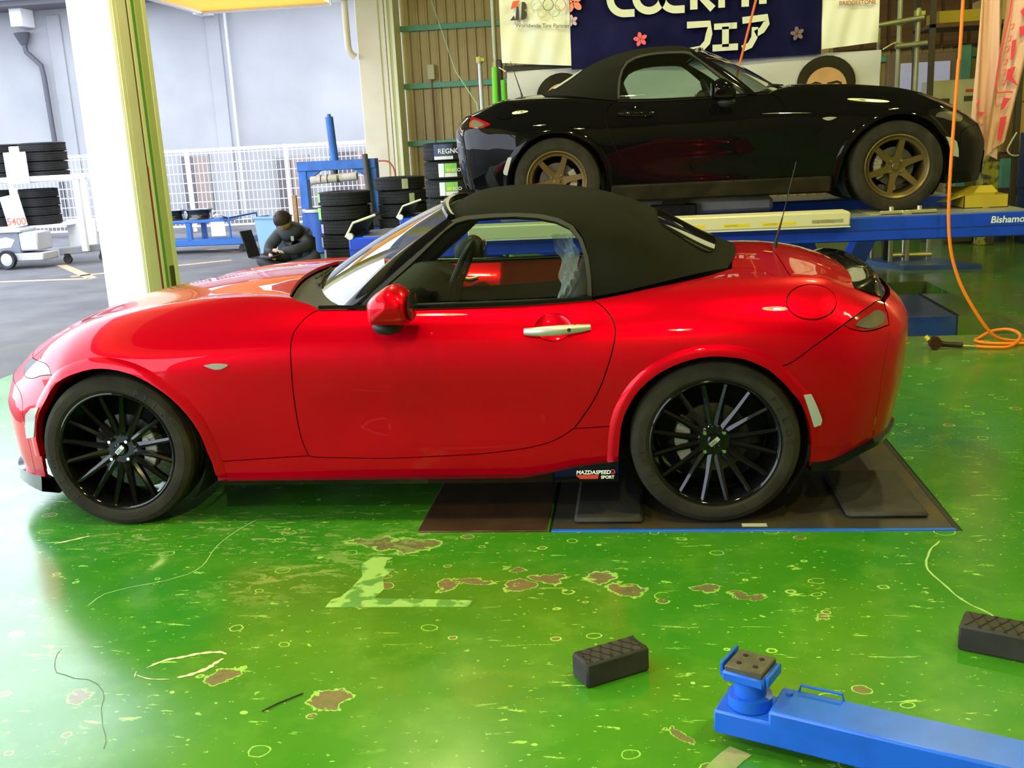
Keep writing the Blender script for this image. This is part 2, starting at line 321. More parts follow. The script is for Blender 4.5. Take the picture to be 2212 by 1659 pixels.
mb=MB(); mb.tube([(-11.3,17.85,4.05),(-11.28,17.85,3.85),(-10.98,17.85,3.55),(-10.95,17.85,3.3),(-10.92,17.85,1.5),(-10.92,17.85,.2)],.055,10); mb.cyl((-11.3,17.85,4.0),(-11.32,17.85,4.25),.07,.17,12); mb.build('drain_pipe',gp,wo_)
mb=MB(); mb.cyl((-6.63,17.85,4.6),(-6.63,17.85,.1),.035,n=10); mb.build('drain_pipe',M('pale_pipe',(.40,.41,.45),.4),wo_)
wd_=M('dark_window_glass',(.10,.09,.10),.15); 
for i,(a,b,z0,z1) in enumerate(((-8.02,-7.45,.2,1.42),(-5.85,-5.15,-.0,1.28),(-4.6,-3.4,.3,1.35)),1):
    mb=MB(); mb.box((a-.06,17.93,z0-.06),(b+.06,18.02,z1+.06),.01); wn=tag(mb.build(f'window_{i}',M('window_frame_grey',(.24,.24,.25),.5)),kind='structure')
    mb=MB(); mb.box((a,17.90,z0),((a+b)/2-.02,17.94,z1)); mb.build('pane',wd_,wn)
    mb=MB(); mb.box(((a+b)/2+.02,17.90,z0),(b,17.94,z1)); mb.build('pane',M('brown_shutter',(.25,.19,.17),.6),wn)
# ceiling lamps
sh_=M('lamp_enamel',(.35,.38,.30),.4,.3); bulb=M('lamp_glow',(1,1,1),.3,emit=((1.,.95,.55),40))
LN=['over the red car bonnet','over the red car boot','between the two cars','over the black car bonnet','behind the camera','by the right wall','over the storage boxes','over the tire stacks']
for (x,y,z),wh,kk in zip(LAMPS,LN,LAMP_K):
    t=thing('high_bay_lamp','metal high-bay lamp with wide shade hanging from the ceiling '+wh,'lamp',(x,y,z),group='high-bay lamps under the ceiling')
    mb=MB(); mb.lathe([(.05,.22),(.09,.18),(.15,.08),(.24,-.02),(.25,-.03),(.235,-.02),(.14,.07),(.08,.16)],28,T3((0,0,0),(1,0,0),(0,0,1),(0,-1,0))); mb.build('lamp_shade',sh_,t)
    mb=MB(); mb.cyl((0,0,.2),(0,0,5-z),.012,n=8); mb.cyl((0,0,.18),(0,0,.30),.06,n=12); mb.build('rod',sh_,t)
    mb=MB(); mb.lathe([(.0,-.02),(.05,-.0),(.065,.05),(.05,.10),(.03,.14),(0,.15)],16,T3((0,0,0),(1,0,0),(0,0,1),(0,-1,0))); mb.build('bulb',bulb,t)
    l=lamp_light((x,y,z-.10),LAMP_W*kk,LAMP_COL,.07)
# ---------------------------------------------------------------- roadster body surface
def nspl(X,Y):
    X=np.asarray(X,float);Y=np.asarray(Y,float);n=len(X);h=np.diff(X)
    A=np.eye(n);B=np.zeros((n,)+Y.shape[1:])
    for i in range(1,n-1):
        A[i,i-1]=h[i-1];A[i,i]=2*(h[i-1]+h[i]);A[i,i+1]=h[i]
        B[i]=6*((Y[i+1]-Y[i])/h[i]-(Y[i]-Y[i-1])/h[i-1])
    M=np.linalg.solve(A,B.reshape(n,-1)).reshape(B.shape)
    def f(x):
        x=np.clip(np.asarray(x,float),X[0],X[-1]);i=np.clip(np.searchsorted(X,x)-1,0,n-2)
        a=X[i+1]-x;b=x-X[i];H=h[i]
        e=(...,)+(None,)*(Y.ndim-1)
        a=a[e];b=b[e];H=H[e]
        return M[i]*a**3/(6*H)+M[i+1]*b**3/(6*H)+(Y[i]/H-M[i]*H/6)*a+(Y[i+1]/H-M[i+1]*H/6)*b
    return f
class Loft:
    def __init__(s,U,AZ,defx):
        s.U=np.array(U);AZ=np.array(AZ,float)  # (K,2,nU)
        s.f=nspl(s.U,AZ.transpose(2,0,1)); s.K=AZ.shape[0]; s.defx=defx
        k=np.arange(s.K,dtype=float)
        s.B=nspl(k,np.eye(s.K))
    def __call__(s,u,v):
        u=np.atleast_1d(np.asarray(u,float));v=np.atleast_1d(np.asarray(v,float))
        L=s.f(u); w=s.B(v)
        q=np.einsum('nk,nkc->nc',w,L)
        a,z=q[:,0],q[:,1]
        return np.stack([s.defx(u,a,z),-a,z],-1)
    def normal(s,u,v,e=1e-3):
        u=np.atleast_1d(np.asarray(u,float));v=np.atleast_1d(np.asarray(v,float))
        du=s(np.minimum(u+e,s.U[-1]),v)-s(np.maximum(u-e,s.U[0]),v)
        dv=s(u,np.minimum(v+.01,s.K-1))-s(u,np.maximum(v-.01,0))
        n=np.cross(du,dv); n/=np.linalg.norm(n,axis=1)[:,None]+1e-12
        return n
ss=lambda t:(lambda t:t*t*(3-2*t))(np.clip(t,0,1))
def body_defx(u,a,z):
    kf=.5*np.clip(-u/.745,0,1)**1.5; kr=-.28*np.clip((u-2.55)/.56,0,1)**1.5
    pr=np.interp(z,[.176,.25,.327,.45,.585,.69,.745,.795,.85],[-.09,-.06,-.038,-.012,0,0,-.03,-.08,-.11])
    pn=np.interp(z,[.16,.25,.35,.45,.52,.57],[.03,.01,0,0,.03,.05])
    return u+(kf+kr)*(np.abs(a)/.87)**3+ss((u-2.6)/.5)*pr+ss((-.2-u)/.545)*pn
BU=[-.745,-.65,-.5,-.35,-.18,0,.18,.36,.55,.78,1.05,1.35,1.65,1.92,2.12,2.31,2.5,2.68,2.85,3.0,3.11]
BL=[
[[.72,.76,.785,.80,.81,.815,.815,.812,.808,.803,.80,.80,.802,.81,.815,.815,.812,.80,.785,.765,.74],
 [.17,.16,.16,.165,.17,.18,.18,.18,.18,.18,.18,.18,.18,.20,.21,.21,.21,.20,.205,.235,.27]],
[[.745,.785,.812,.830,.842,.845,.842,.832,.82,.812,.81,.81,.814,.828,.84,.845,.84,.825,.81,.79,.765],
 [.26,.27,.28,.29,.30,.30,.30,.30,.30,.30,.30,.30,.30,.31,.31,.31,.31,.31,.315,.335,.36]],
[[.75,.795,.828,.848,.86,.864,.86,.848,.832,.820,.815,.815,.822,.842,.857,.864,.860,.845,.825,.805,.78],
 [.36,.38,.40,.42,.43,.44,.44,.44,.44,.44,.44,.44,.44,.44,.45,.45,.45,.45,.45,.455,.46]],
[[.745,.79,.828,.85,.864,.868,.864,.852,.84,.832,.830,.830,.836,.852,.864,.868,.864,.85,.83,.808,.78],
 [.44,.475,.515,.545,.565,.58,.58,.58,.58,.58,.58,.58,.58,.585,.59,.59,.59,.585,.58,.57,.56]],
[[.72,.765,.80,.82,.83,.832,.828,.822,.818,.815,.812,.812,.816,.828,.838,.842,.836,.822,.80,.775,.75],
 [.50,.555,.61,.65,.69,.715,.725,.73,.73,.73,.725,.72,.72,.725,.735,.74,.74,.73,.715,.69,.67]],
[[.65,.69,.71,.70,.69,.68,.67,.67,.68,.71,.735,.74,.74,.745,.745,.735,.72,.705,.69,.68,.67],
 [.535,.60,.675,.73,.785,.825,.85,.865,.868,.85,.832,.826,.824,.836,.852,.864,.866,.858,.838,.80,.765]],
[[.50,.53,.55,.55,.55,.55,.55,.55,.56,.60,.62,.62,.62,.62,.61,.59,.57,.56,.55,.54,.53],
 [.553,.625,.70,.752,.795,.826,.847,.863,.87,.862,.85,.845,.845,.855,.872,.888,.895,.888,.865,.825,.783]],
[[.27,.28,.29,.29,.29,.29,.29,.29,.30,.32,.33,.33,.33,.33,.32,.31,.30,.29,.29,.28,.28],
 [.562,.635,.712,.768,.813,.845,.868,.885,.895,.895,.89,.885,.885,.89,.905,.918,.922,.91,.884,.842,.797]],
[[0]*21,
 [.565,.638,.716,.773,.819,.851,.875,.893,.904,.905,.90,.895,.895,.90,.915,.93,.935,.92,.892,.848,.801]]]
S=Loft(BU,BL,body_defx)
TU=[1.26,1.36,1.5,1.7,1.88,2.05,2.2,2.34,2.46]
TL=[
[[.66,.685,.70,.705,.70,.68,.64,.58,.50],[.83,.83,.83,.83,.84,.865,.885,.90,.905]],
[[.655,.68,.69,.695,.69,.66,.61,.54,.45],[.93,.93,.93,.93,.93,.93,.925,.92,.913]],
[[.64,.66,.67,.672,.66,.62,.56,.48,.38],[1.03,1.035,1.035,1.03,1.02,1.0,.97,.94,.92]],
[[.58,.60,.61,.61,.59,.54,.47,.39,.29],[1.12,1.135,1.14,1.135,1.11,1.065,1.01,.96,.928]],
[[.33,.34,.34,.34,.33,.30,.26,.21,.15],[1.16,1.195,1.21,1.205,1.175,1.12,1.05,.98,.935]],
[[0]*9,[1.165,1.21,1.228,1.222,1.19,1.135,1.06,.985,.938]]]
def top_defx(u,a,z):
    return u+(.10*np.clip((1.5-u)/.24,0,1)**2-.14*np.clip((u-2.0)/.46,0,1)**1.5)*(np.abs(a)/.7)**2
T=Loft(TU,TL,top_defx)
SV=.13
def inside(pts,poly):
    x,y=pts[:,0],pts[:,1];r=np.zeros(len(pts),bool);n=len(poly);j=n-1
    for i in range(n):
        xi,yi=poly[i];xj,yj=poly[j]
        c=((yi>y)!=(yj>y))
        with np.errstate(divide='ignore',invalid='ignore'): r^=c&(x<(xj-xi)*(y-yi)/(yj-yi)+xi)
        j=i
    return r
def dens(loop,d):
    out=[]
    for a,b in zip(loop,np.roll(loop,-1,axis=0)):
        n=max(1,int(np.ceil(np.hypot(*(b-a))/d)))
        out+=[a+(b-a)*k/n for k in range(n)]
    return np.array(out)
def inset(loop,g):
    if g==0: return loop
    ar=.5*np.sum(loop[:,0]*np.roll(loop[:,1],-1)-np.roll(loop[:,0],-1)*loop[:,1]); s=1 if ar>0 else -1
    a=np.roll(loop,1,axis=0);b=np.roll(loop,-1,axis=0)
    e1=loop-a;e2=b-loop
    e1/=np.linalg.norm(e1,axis=1)[:,None]+1e-9;e2/=np.linalg.norm(e2,axis=1)[:,None]+1e-9
    n1=np.stack([-e1[:,1],e1[:,0]],1);n2=np.stack([-e2[:,1],e2[:,0]],1)
    n=n1+n2;L=(n*n).sum(1)/2;n/=np.maximum(L,.4)[:,None]
    return loop+s*g*n
def cdt(loop,holes,res,edge):
    loops=[dens(loop,edge)]+[dens(h,edge) for h in holes]
    lo=loops[0].min(0);hi=loops[0].max(0)
    gx=np.arange(lo[0]+res/2,hi[0],res);gy=np.arange(lo[1]+res/2,hi[1],res)
    g=np.stack(np.meshgrid(gx,gy,indexing='ij'),-1)
    g[:,1::2,0]+=res*.5; g=g.reshape(-1,2)
    g=g[inside(g,loops[0])]
    for h in loops[1:]: g=g[~inside(g,h)]
    al=np.concatenate(loops)
    if len(g):
        d=np.min(np.linalg.norm(g[:,None,:]-al[None],axis=2),axis=1); g=g[d>res*.45]
    pts=np.concatenate([al,g]) if len(g) else al
    E_=[];o=0
    for l in loops:
        n=len(l);E_+=[(o+i,o+(i+1)%n) for i in range(n)];o+=n
    r=geometry.delaunay_2d_cdt([Vector(p) for p in pts],E_,[],0,1e-6)
    V=np.array([(v.x,v.y) for v in r[0]]);F=np.array([f[:] for f in r[2]])
    c=V[F].mean(1);k=inside(c,loops[0])
    for h in loops[1:]: k&=~inside(c,h)
    F=F[k]
    ar=(V[F[:,1],0]-V[F[:,0],0])*(V[F[:,2],1]-V[F[:,0],1])-(V[F[:,1],1]-V[F[:,0],1])*(V[F[:,2],0]-V[F[:,0],0])
    F[ar<0]=F[ar<0][:,::-1]
    return V,F
class Patch:
    """collects trimmed surface pieces with exact surface normals"""
    def __init__(s): s.V=[];s.F=[];s.N=[]
    def add(s,fn,nf,loop,holes=(),off=0,gap=.0022,fl=.014,res=.035,edge=.012,sv=SV,mirror=False,side=1,sc=None):
        sc=np.array([1,sv])
        lp=inset(np.array(loop,float)*sc,gap); hs=[inset(np.array(h,float)*sc,-gap) for h in holes]
        V2,F=cdt(lp,hs,res,edge); uv=V2/sc
        Pn=nf(uv[:,0],uv[:,1]); Pv=fn(uv[:,0],uv[:,1])+Pn*off
        g=np.cross(Pv[F[:,1]]-Pv[F[:,0]],Pv[F[:,2]]-Pv[F[:,0]])
        if (g*Pn[F[:,0]]).sum()<0: F=F[:,::-1]
        Fn=[tuple(f) for f in F]; V=Pv.copy(); ln=[[tuple(Pn[i]) for i in f] for f in Fn]
        if fl>0:
            cnt={}
            for f in Fn:
                for i in range(3):
                    a,b=f[i],f[(i+1)%3]; cnt[(a,b)]=cnt.get((a,b),0)+1
            n0=len(V); mp={};ex=[]
            for (a,b) in list(cnt):
                if (b,a) in cnt: continue
                for q in (a,b):
                    if q not in mp: mp[q]=n0+len(ex); ex.append(Pv[q]-Pn[q]*fl)
                f=(b,a,mp[a],mp[b]); 
                e=np.cross(Pv[a]-Pv[b],-Pn[b]); e/=np.linalg.norm(e)+1e-9
                Fn.append(f); ln.append([tuple(e)]*4)
            V=np.concatenate([V,np.array(ex)])
        for sd in ((1,-1) if mirror else (side,)):
            o=len(s.V)
            s.V+=[(x,y*sd,z) for x,y,z in V]
            if sd==1: s.F+=[tuple(i+o for i in f) for f in Fn]; s.N+=[n for l in ln for n in l]
            else:
                s.F+=[tuple(i+o for i in f[::-1]) for f in Fn]; s.N+=[(n[0],-n[1],n[2]) for l in ln for n in l[::-1]]
        return s
    def build(s,name,mat,parent):
        me=bpy.data.meshes.new(name); me.from_pydata(s.V,[],s.F); me.shade_smooth()
        me.normals_split_custom_set([Vector(n) for n in s.N]); me.materials.append(mat)
        return place(name,me,parent)
def capfn(ue):
    def fn(a,z): return np.stack([body_defx(np.full_like(a,ue),a,z),-a,z],-1)
    sg=-1 if ue<0 else 1
    def nf(a,z):
        e=2e-3;da=fn(a+e,z)-fn(a-e,z);dz=fn(a,z+e*3)-fn(a,z-e*3);n=np.cross(da,dz);n/=np.linalg.norm(n,axis=1)[:,None]
        n[n[:,0]*sg<0]*=-1; return n
    return fn,nf
def c2(pts,n=4): return [(p.x,p.y) for p in spl(pts,n)]
def loop(*segs):
    o=[]
    for s_ in segs:
        for p in s_:
            if not o or abs(o[-1][0]-p[0])+abs(o[-1][1]-p[1])>1e-4: o.append(tuple(p))
    if abs(o[0][0]-o[-1][0])+abs(o[0][1]-o[-1][1])<1e-4: o.pop()
    return o
# traced seams, in (station u, section v)
ARF1=c2([(-.675,.44),(-.668,1.07),(-.672,1.75),(-.643,2.43),(-.579,3.05),(-.469,3.40),(-.301,3.44)])
ARF2=c2([(-.301,3.44),(-.207,3.47),(-.134,3.49),(-.035,3.52),(.033,3.48),(.095,3.38),(.155,3.21),(.212,2.94),(.265,2.61),(.317,2.14),(.354,1.6),(.371,1.02),(.382,.65)])
ARF3=[(.382,.65),(.387,.03)]
DF=c2([(.768,.78),(.747,1.29),(.739,1.88),(.737,2.62),(.742,3.38),(.744,3.83),(.751,4.13),(.769,4.33),(.792,4.52),(.816,4.67),(.84,4.79)])
DB=c2([(.768,.78),(.80,.73),(.936,.69),(1.1,.66),(1.37,.74),(1.513,.84),(1.638,.98),(1.726,1.17),(1.797,1.5)])
DR=c2([(1.797,1.5),(1.851,2.04),(1.897,2.59),(1.933,3.24),(1.954,3.76),(1.959,4.08),(1.948,4.34),(1.924,4.63),(1.877,5.03)])
BELT=c2([(1.877,5.03),(1.74,5.01),(1.533,4.96),(1.36,4.92),(1.201,4.90),(1.041,4.88),(.923,4.85),(.84,4.79)])
SILB=[(.387,.03),(.815,.03),(1.363,.03),(1.595,.04),(1.702,.13),(1.791,.24),(1.956,.37)]
QS=[(1.797,1.5),(1.883,1.53),(1.972,1.57)]
ARS=[(1.972,1.57),(1.964,1.13),(1.956,.37)]
ARR=c2([(1.972,1.57),(1.985,1.89),(2.011,2.24),(2.044,2.56),(2.091,2.85),(2.137,3.05),(2.181,3.18),(2.227,3.28),(2.273,3.33),(2.318,3.34),(2.361,3.31),(2.406,3.26),(2.451,3.14),(2.495,2.98)])
ARB=c2([(2.495,2.98),(2.54,2.68),(2.58,2.37),(2.623,2.05),(2.658,1.63),(2.679,1.23),(2.686,.82),(2.685,.04)])
BS=c2([(2.495,2.98),(2.569,3.12),(2.675,3.52),(2.789,3.88),(2.859,4.08)])
TLT=c2([(2.859,4.08),(2.914,4.27),(2.968,4.45),(3.05,4.85),(3.095,5.4)])
TLB=c2([(2.859,4.08),(2.901,4.02),(2.968,4.02),(3.04,4.14),(3.108,4.35)])
FUEL=c2([(2.861,4.63),(2.845,4.5),(2.818,4.38),(2.784,4.28),(2.748,4.21),(2.711,4.16),(2.675,4.14),(2.642,4.15),(2.614,4.18),(2.593,4.24),(2.578,4.32),(2.569,4.41),(2.568,4.52),(2.573,4.63),(2.585,4.74),(2.603,4.85),(2.627,4.94),(2.658,5.01),(2.694,5.05),(2.736,5.05),(2.78,5.02),(2.817,4.95),(2.845,4.86),(2.86,4.75),(2.861,4.63)],2)[:-1]
HR=c2([(.86,4.84),(.80,4.98),(.738,5.15),(.69,5.79),(.65,6.54),(.63,7.22),(.62,7.995)])
HS=c2([(.738,5.15),(.6,5.42),(.4,5.5),(.1,5.5),(-.2,5.45),(-.45,5.4),(-.60,5.6)])  # hood / fender shut line
LMP=c2([(-.463,3.95),(-.47,4.3),(-.55,4.95),(-.60,5.6)]); LMB=c2([(-.463,3.95),(-.542,4.17),(-.60,4.4),(-.66,4.7),(-.69,5.2),(-.66,5.7),(-.60,5.6)])
TE=c2([(1.877,5.03),(1.995,5.21),(2.131,5.57),(2.288,5.99),(2.40,6.35)])
TS=c2([(2.545,5.5),(2.7,5.5),(2.85,5.55),(2.99,5.7),(3.085,5.75)])
HRC=[]
for t in np.linspace(0,2*np.pi,32,endpoint=False):
    x,z=1.735+.066*math.cos(t),.748+.046*math.sin(t); v=4.1
    for _ in range(12): v+=(z-S(x,v)[0][2])/.11
    HRC.append((x,v))
HC=np.array(HRC).mean(0); HRV=(np.array(HRC)[:,1].max()-HC[1])
def bowl(u,v):
    r2=np.clip(((u-HC[0])/.066)**2+((v-HC[1])/HRV)**2,0,1); return S(u,v)-S.normal(u,v)*(.0115*(1-r2**1.5)+.0)[:,None]
def bown(u,v):
    du=bowl(u+1e-3,v)-bowl(u-1e-3,v); dv=bowl(u,v+.01)-bowl(u,v-.01); n=np.cross(du,dv); return n/np.linalg.norm(n,axis=1)[:,None]
WIN=[(.988,.82),(1.013,.835),(1.107,.914),(1.189,.979),(1.323,1.097),(1.367,1.126),(1.411,1.136),(1.499,1.14),(1.587,1.14),(1.674,1.132),(1.744,1.116),(1.795,1.091),(1.829,1.048),(1.848,.986),(1.857,.911),(1.858,.826)]
def Gz(z): return .705-.085*np.clip((z-.83)/.31,0,1.3)**1.6
def Gf(x,z): return np.stack([x,-Gz(z),z],-1)
def Gn(x,z):
    d=(Gz(z+.002)-Gz(z-.002))/.004; n=np.stack([0*x,-np.ones_like(x),-d],-1); return n/np.linalg.norm(n,axis=1)[:,None]
def wsp(s_,t):  # windshield point, s -1..1 across, t 0..1 up
    b=Vector((.66+.245*abs(s_)**2.2,.672*s_,.873-.045*s_*s_)); q=Vector((1.245+.09*abs(s_)**2.2,.588*s_,1.188-.045*s_*s_))
    p=b.lerp(q,t); p+=Vector((-.5,0,.86))*.02*math.sin(math.pi*t); return p
def surf_pt(L,u,v,off=0,side=1):
    p=L(u,v)[0]+L.normal(u,v)[0]*off; return Vector((p[0],p[1]*side,p[2]))
def nrm(n): return n/(np.linalg.norm(n,axis=-1,keepdims=True)+1e-9)
def capedge(ue,v):   # shared normal where the side surface meets the nose or tail cap
    v=np.atleast_1d(np.asarray(v,float)); p=S(np.full(v.shape,ue),v); return nrm(S.normal(np.full(v.shape,ue),v)+capfn(ue)[1](-p[:,1],p[:,2]))
def Sn(u,v):
    u=np.atleast_1d(np.asarray(u,float));v=np.atleast_1d(np.asarray(v,float)); n=S.normal(u,v)
    for ue,w in ((3.1099,ss((u-2.9)/.21)),(-.7449,ss((-.60-u)/.145))):
        n=nrm(n*(1-w)[:,None]+capedge(ue,v)*w[:,None])
    return n
def capnf(ue,rad=.16):
    fn,nf=capfn(ue); vs=np.linspace(0,8,161); sp=S(np.full(161,ue),vs); en=capedge(ue,vs)
    def g(a,z):
        n=nf(a,z); d=np.hypot(np.abs(a)[:,None]+sp[None,:,1],z[:,None]-sp[None,:,2]); k=d.argmin(1); w=1-ss(d.min(1)/rad)
        e=en[k].copy(); e[:,1]*=np.where(a<0,-1,1)
        return nrm(n*(1-w)[:,None]+e*w[:,None])
    return fn,g
def xz2uv(x,z,u,v):
    for _ in range(6):
        p=S(u,v)[0]; r=np.array([x-p[0],z-p[2]]); pu=S(u+1e-4,v)[0]; pv=S(u,v+1e-3)[0]
        J=np.array([[pu[0]-p[0],pv[0]-p[0]],[pu[2]-p[2],pv[2]-p[2]]])/np.array([1e-4,1e-3])
        d=np.linalg.lstsq(J,r,rcond=None)[0]; u=float(np.clip(u+np.clip(d[0],-.05,.05),-.7449,3.1099)); v=float(np.clip(v+np.clip(d[1],-.4,.4),0,7.9))
    return u,v
def flare(pts,c,wd=.042):
    rows=[]
    for u,v in pts:
        p=S(u,v)[0]; d=np.array([p[0]-c[0],p[2]-c[1]]); d/=np.linalg.norm(d); row=[]
        for t,off in ((-.002,-.02),(-.003,.004),(.0,.0075),(.35,.0080),(.75,.0050),(1.,.0004)):
            q=xz2uv(p[0]+d[0]*wd*t,p[2]+d[1]*wd*t,u,v); row.append(surf_pt(S,q[0],q[1],off))
        rows.append(row)
    V=[p for r in rows for p in r]; K_=6; F=[(i*K_+k,(i+1)*K_+k,(i+1)*K_+k+1,i*K_+k+1) for i in range(len(rows)-1) for k in range(K_-1)]
    return V,F
def build_car(root,paint,roofmat,kind):
    K=dict(
      black=M('gloss_black_trim',(.004,.004,.005),.12,coat=1,coati=1.3,spec=.1), matte=M('matte_black_plastic',(.012,.012,.013),.55),
      rubber=M('black_rubber_seal',(.02,.02,.02),.6), glass=thin_glass('tinted_side_glass',(.62,.74,.66)),
      ws=thin_glass('windshield_glass',(.70,.78,.75),1.5,1.7), chrome=M('satin_chrome',(.62,.61,.56),.38,.7), lens=M('clear_lens',(.36,.37,.34),.15,.3,coat=1),lamp=M('headlamp_glass',(.10,.10,.11),.08,.3,coat=1),smoke=M('smoked_lamp_lens',(.13,.12,.10),.1,.3,coat=1),
      redlens=M('red_lamp_lens',(.30,.001,.006),.08,coat=1), refl=M('grey_reflector',(.42,.44,.42),.3,coat=.6), dark=M('car_interior_black',(.015,.015,.016),.6),
      rearwin=M('dark_rear_window',(.008,.009,.009),.05,coat=1))
    PN=lambda:Patch()
    S_=(S,Sn)
    both=(1,-1)
    def P2(name,lp,mat,holes=(),off=0,gap=.0022,fl=.014,res=.035,edge=.012,L=S_):
        r=[]
        for sd in both: r.append(PN().add(*L,lp,holes,off,gap,fl,res,edge,side=sd).build(name,mat,root))
        return r
    # dark inner shell behind the panel gaps
    sh=PN()
    lp=loop([(-.74,.05)],ARF1,ARF2,ARF3,SILB,ARS[::-1],ARR,ARB,[(3.10,.05),(3.10,7.99),(2.46,7.99),(2.40,6.35)],TE[::-1],BELT,[(.80,4.98)],HR[2:],[(-.74,7.99)])
    sh.add(*S_,lp,off=-.015,gap=.004,fl=0,res=.06,edge=.04,mirror=True); sh.build('inner_shell',K['matte'],root)
    # front bumper with nose cap
    fb=PN(); fb.add(*S_,loop([(-.7449,.003)],[(-.675,.05)],ARF1,[(-.301,3.44),(-.463,3.95)],LMB,[(-.60,5.6),(-.605,6.5),(-.61,7.995),(-.7449,7.995)]),mirror=True,fl=.012)
    vv=np.linspace(0,8,50); sec=S(np.full(50,-.7449),vv); ring=[(a,z) for _,a,z in sec]; ring=[(-a,z) for a,z in ring]+[(a,z) for a,z in ring[::-1][1:]]
    fb.add(*capnf(-.7449),ring,sv=1,gap=0,fl=0,res=.05,edge=.03); fb.build('front_bumper',paint,root)
    gr=PN(); gr.add(*capfn(-.7449),[(-.42,.22),(.42,.22),(.46,.30),(.38,.37),(-.38,.37),(-.46,.30)],sv=1,gap=0,fl=0,off=.004,res=.05); gr.build('grille',K['matte'],root)
    P2('headlight',loop(LMP,LMB[::-1]),K['lamp'],off=.001)
    P2('fender',loop(ARF2,[(.56,.71),(.768,.78)],DF,[(.84,4.79),(.80,4.98),(.738,5.15)],HS,LMP[::-1],[(-.463,3.95),(-.301,3.44)]),paint)
    hood=PN(); hood.add(*S_,loop(HS,[(-.605,6.5),(-.61,7.995)],HR[::-1][:-8]),mirror=True); hood.build('hood',paint,root)
    doors=P2('door',loop(DF[::-1],DB,DR,BELT),paint,holes=[HRC[::-1]])
    P2('sill',loop([(.382,.65),(.56,.71)],DB,QS,ARS,SILB[::-1]),paint)
    P2('rear_quarter',loop(DR[::-1],QS,ARR,BS,TLT,[(3.085,5.75)],TS[::-1],[(2.52,5.95),(2.47,6.3),(2.40,6.35)],TE[::-1]),paint,holes=[FUEL[::-1]])
    P2('fuel_lid',FUEL,paint)
    P2('taillight',loop(TLT,[(3.108,5.2)],TLB[::-1]),K['redlens'])
    for sd in both:
        PN().add(*S_,c2([(2.925,4.12),(2.96,4.27),(3.03,4.55),(3.075,4.75),(3.09,4.5),(3.06,4.28),(3.0,4.12),(2.925,4.12)],4)[:-1],off=.004,gap=0,fl=.003,res=.02,side=sd).build('clear_lens',K['smoke'],root)
    rb=PN(); rb.add(*S_,loop(ARB[::-1],BS,TLB,[(3.1095,4.4),(3.1095,.02)],[(2.685,.02)]),mirror=True,fl=.012)
    sec=S(np.full(50,3.1099),vv); ring=[(-y,z) for _,y,z in sec]; ring=ring+[(-a,z) for a,z in ring[::-1][1:]]
    rb.add(*capnf(3.1099),ring,sv=1,gap=0,fl=0,res=.05,edge=.03); rb.build('rear_bumper',paint,root)
    dk=PN(); dk.add(*S_,loop([(2.40,6.35),(2.47,6.3),(2.52,5.95),(2.545,5.5),(2.60,5.5),(2.60,7.995),(2.44,7.995)]),mirror=True); dk.build('tonneau_panel',paint,root)
    tk=PN(); tk.add(*S_,loop([(2.60,5.5)],TS[1:],[(3.09,6.5),(3.095,7.995),(2.60,7.995)]),mirror=True); tk.build('trunk_lid',paint,root)
    cw=PN(); cw.add(*S_,loop(HR,[(.75,7.995),(.80,7.2),(.88,6.4),(.95,5.6),(.97,4.95)]),mirror=True,off=-.022,fl=0); cw.build('cowl',K['matte'],root)
    # soft top
    tp=PN(); side=c2([(1.305,3.0),(1.366,3.08),(1.496,3.11),(1.584,3.11),(1.673,3.06),(1.751,2.97),(1.809,2.75),(1.843,2.36),(1.862,1.67),(1.872,.79),(1.874,.01)])
    tp.add(T,T.normal,loop([(1.262,4.995),(1.262,4.0),(1.262,3.3),(1.27,2.95),(1.29,2.93)],side,[(2.05,.01),(2.25,.01),(2.455,.01),(2.455,4.995)]),mirror=True,gap=0,fl=.02,res=.04)
    so=tp.build('soft_top',roofmat,root)
    rw=PN(); rwl=c2([(2.13,4.99),(2.128,4.3),(2.14,3.75),(2.19,3.5),(2.26,3.25),(2.32,2.9),(2.355,2.85),(2.367,3.2),(2.368,4.2),(2.368,4.99)],5)
    rw.add(T,T.normal,rwl,off=.006,gap=0,fl=.012,mirror=True,res=.03); rw.build('rear_window',K['rearwin'],so)
    # window seal + glass
    wo=[(.962,.82),(.99,.842),(1.1,.93),(1.2,1.01),(1.315,1.11),(1.35,1.137),(1.40,1.15),(1.5,1.154),(1.6,1.153),(1.69,1.145),(1.755,1.128),(1.808,1.1),(1.843,1.05),(1.863,.988),(1.872,.91),(1.873,.82)]
    for sd in both:
        PN().add(Gf,Gn,WIN+[(1.84,.812),(1.0,.806)],off=-.012,gap=0,fl=0,sv=1,res=.05,edge=.03,side=sd).build('side_window',K['glass'],root)
        hole=[(x,z+(.012 if z<.83 else 0)) for x,z in WIN]
        PN().add(Gf,Gn,wo+[(1.873,.80),(.95,.80)],holes=[hole],off=.002,gap=0,fl=.03,sv=1,res=.03,side=sd).build('window_seal',K['rubber'],root)
        # A pillar
        mb=MB();N=10;V=[];F=[]
        for i in range(N+1):
            t=i/N; A=wsp(-1,-.06+1.04*t); xb=.985+(1.36-.985)*t; zb=.818+(1.128-.818)*t; B=Vector((xb,-Gz(zb),zb))
            out=Vector((-.35,-.75,.45)).normalized()
            m1=A.lerp(B,.35)+out*.020; m2=A.lerp(B,.75)+out*.016
            inn=A.lerp(B,.5)-out*.03
            V+=[A,m1,m2,B,inn]
        for i in range(N): F+=[(i*5+k,i*5+(k+1)%5,(i+1)*5+(k+1)%5,(i+1)*5+k) for k in range(5)]
        F+=[tuple(range(5)),tuple(N*5+k for k in range(5))]
        if sd<0: V=[(x,-y,z) for x,y,z in V]
        MB().add(V,F).build('a_pillar',K['black'],root,ang=60)
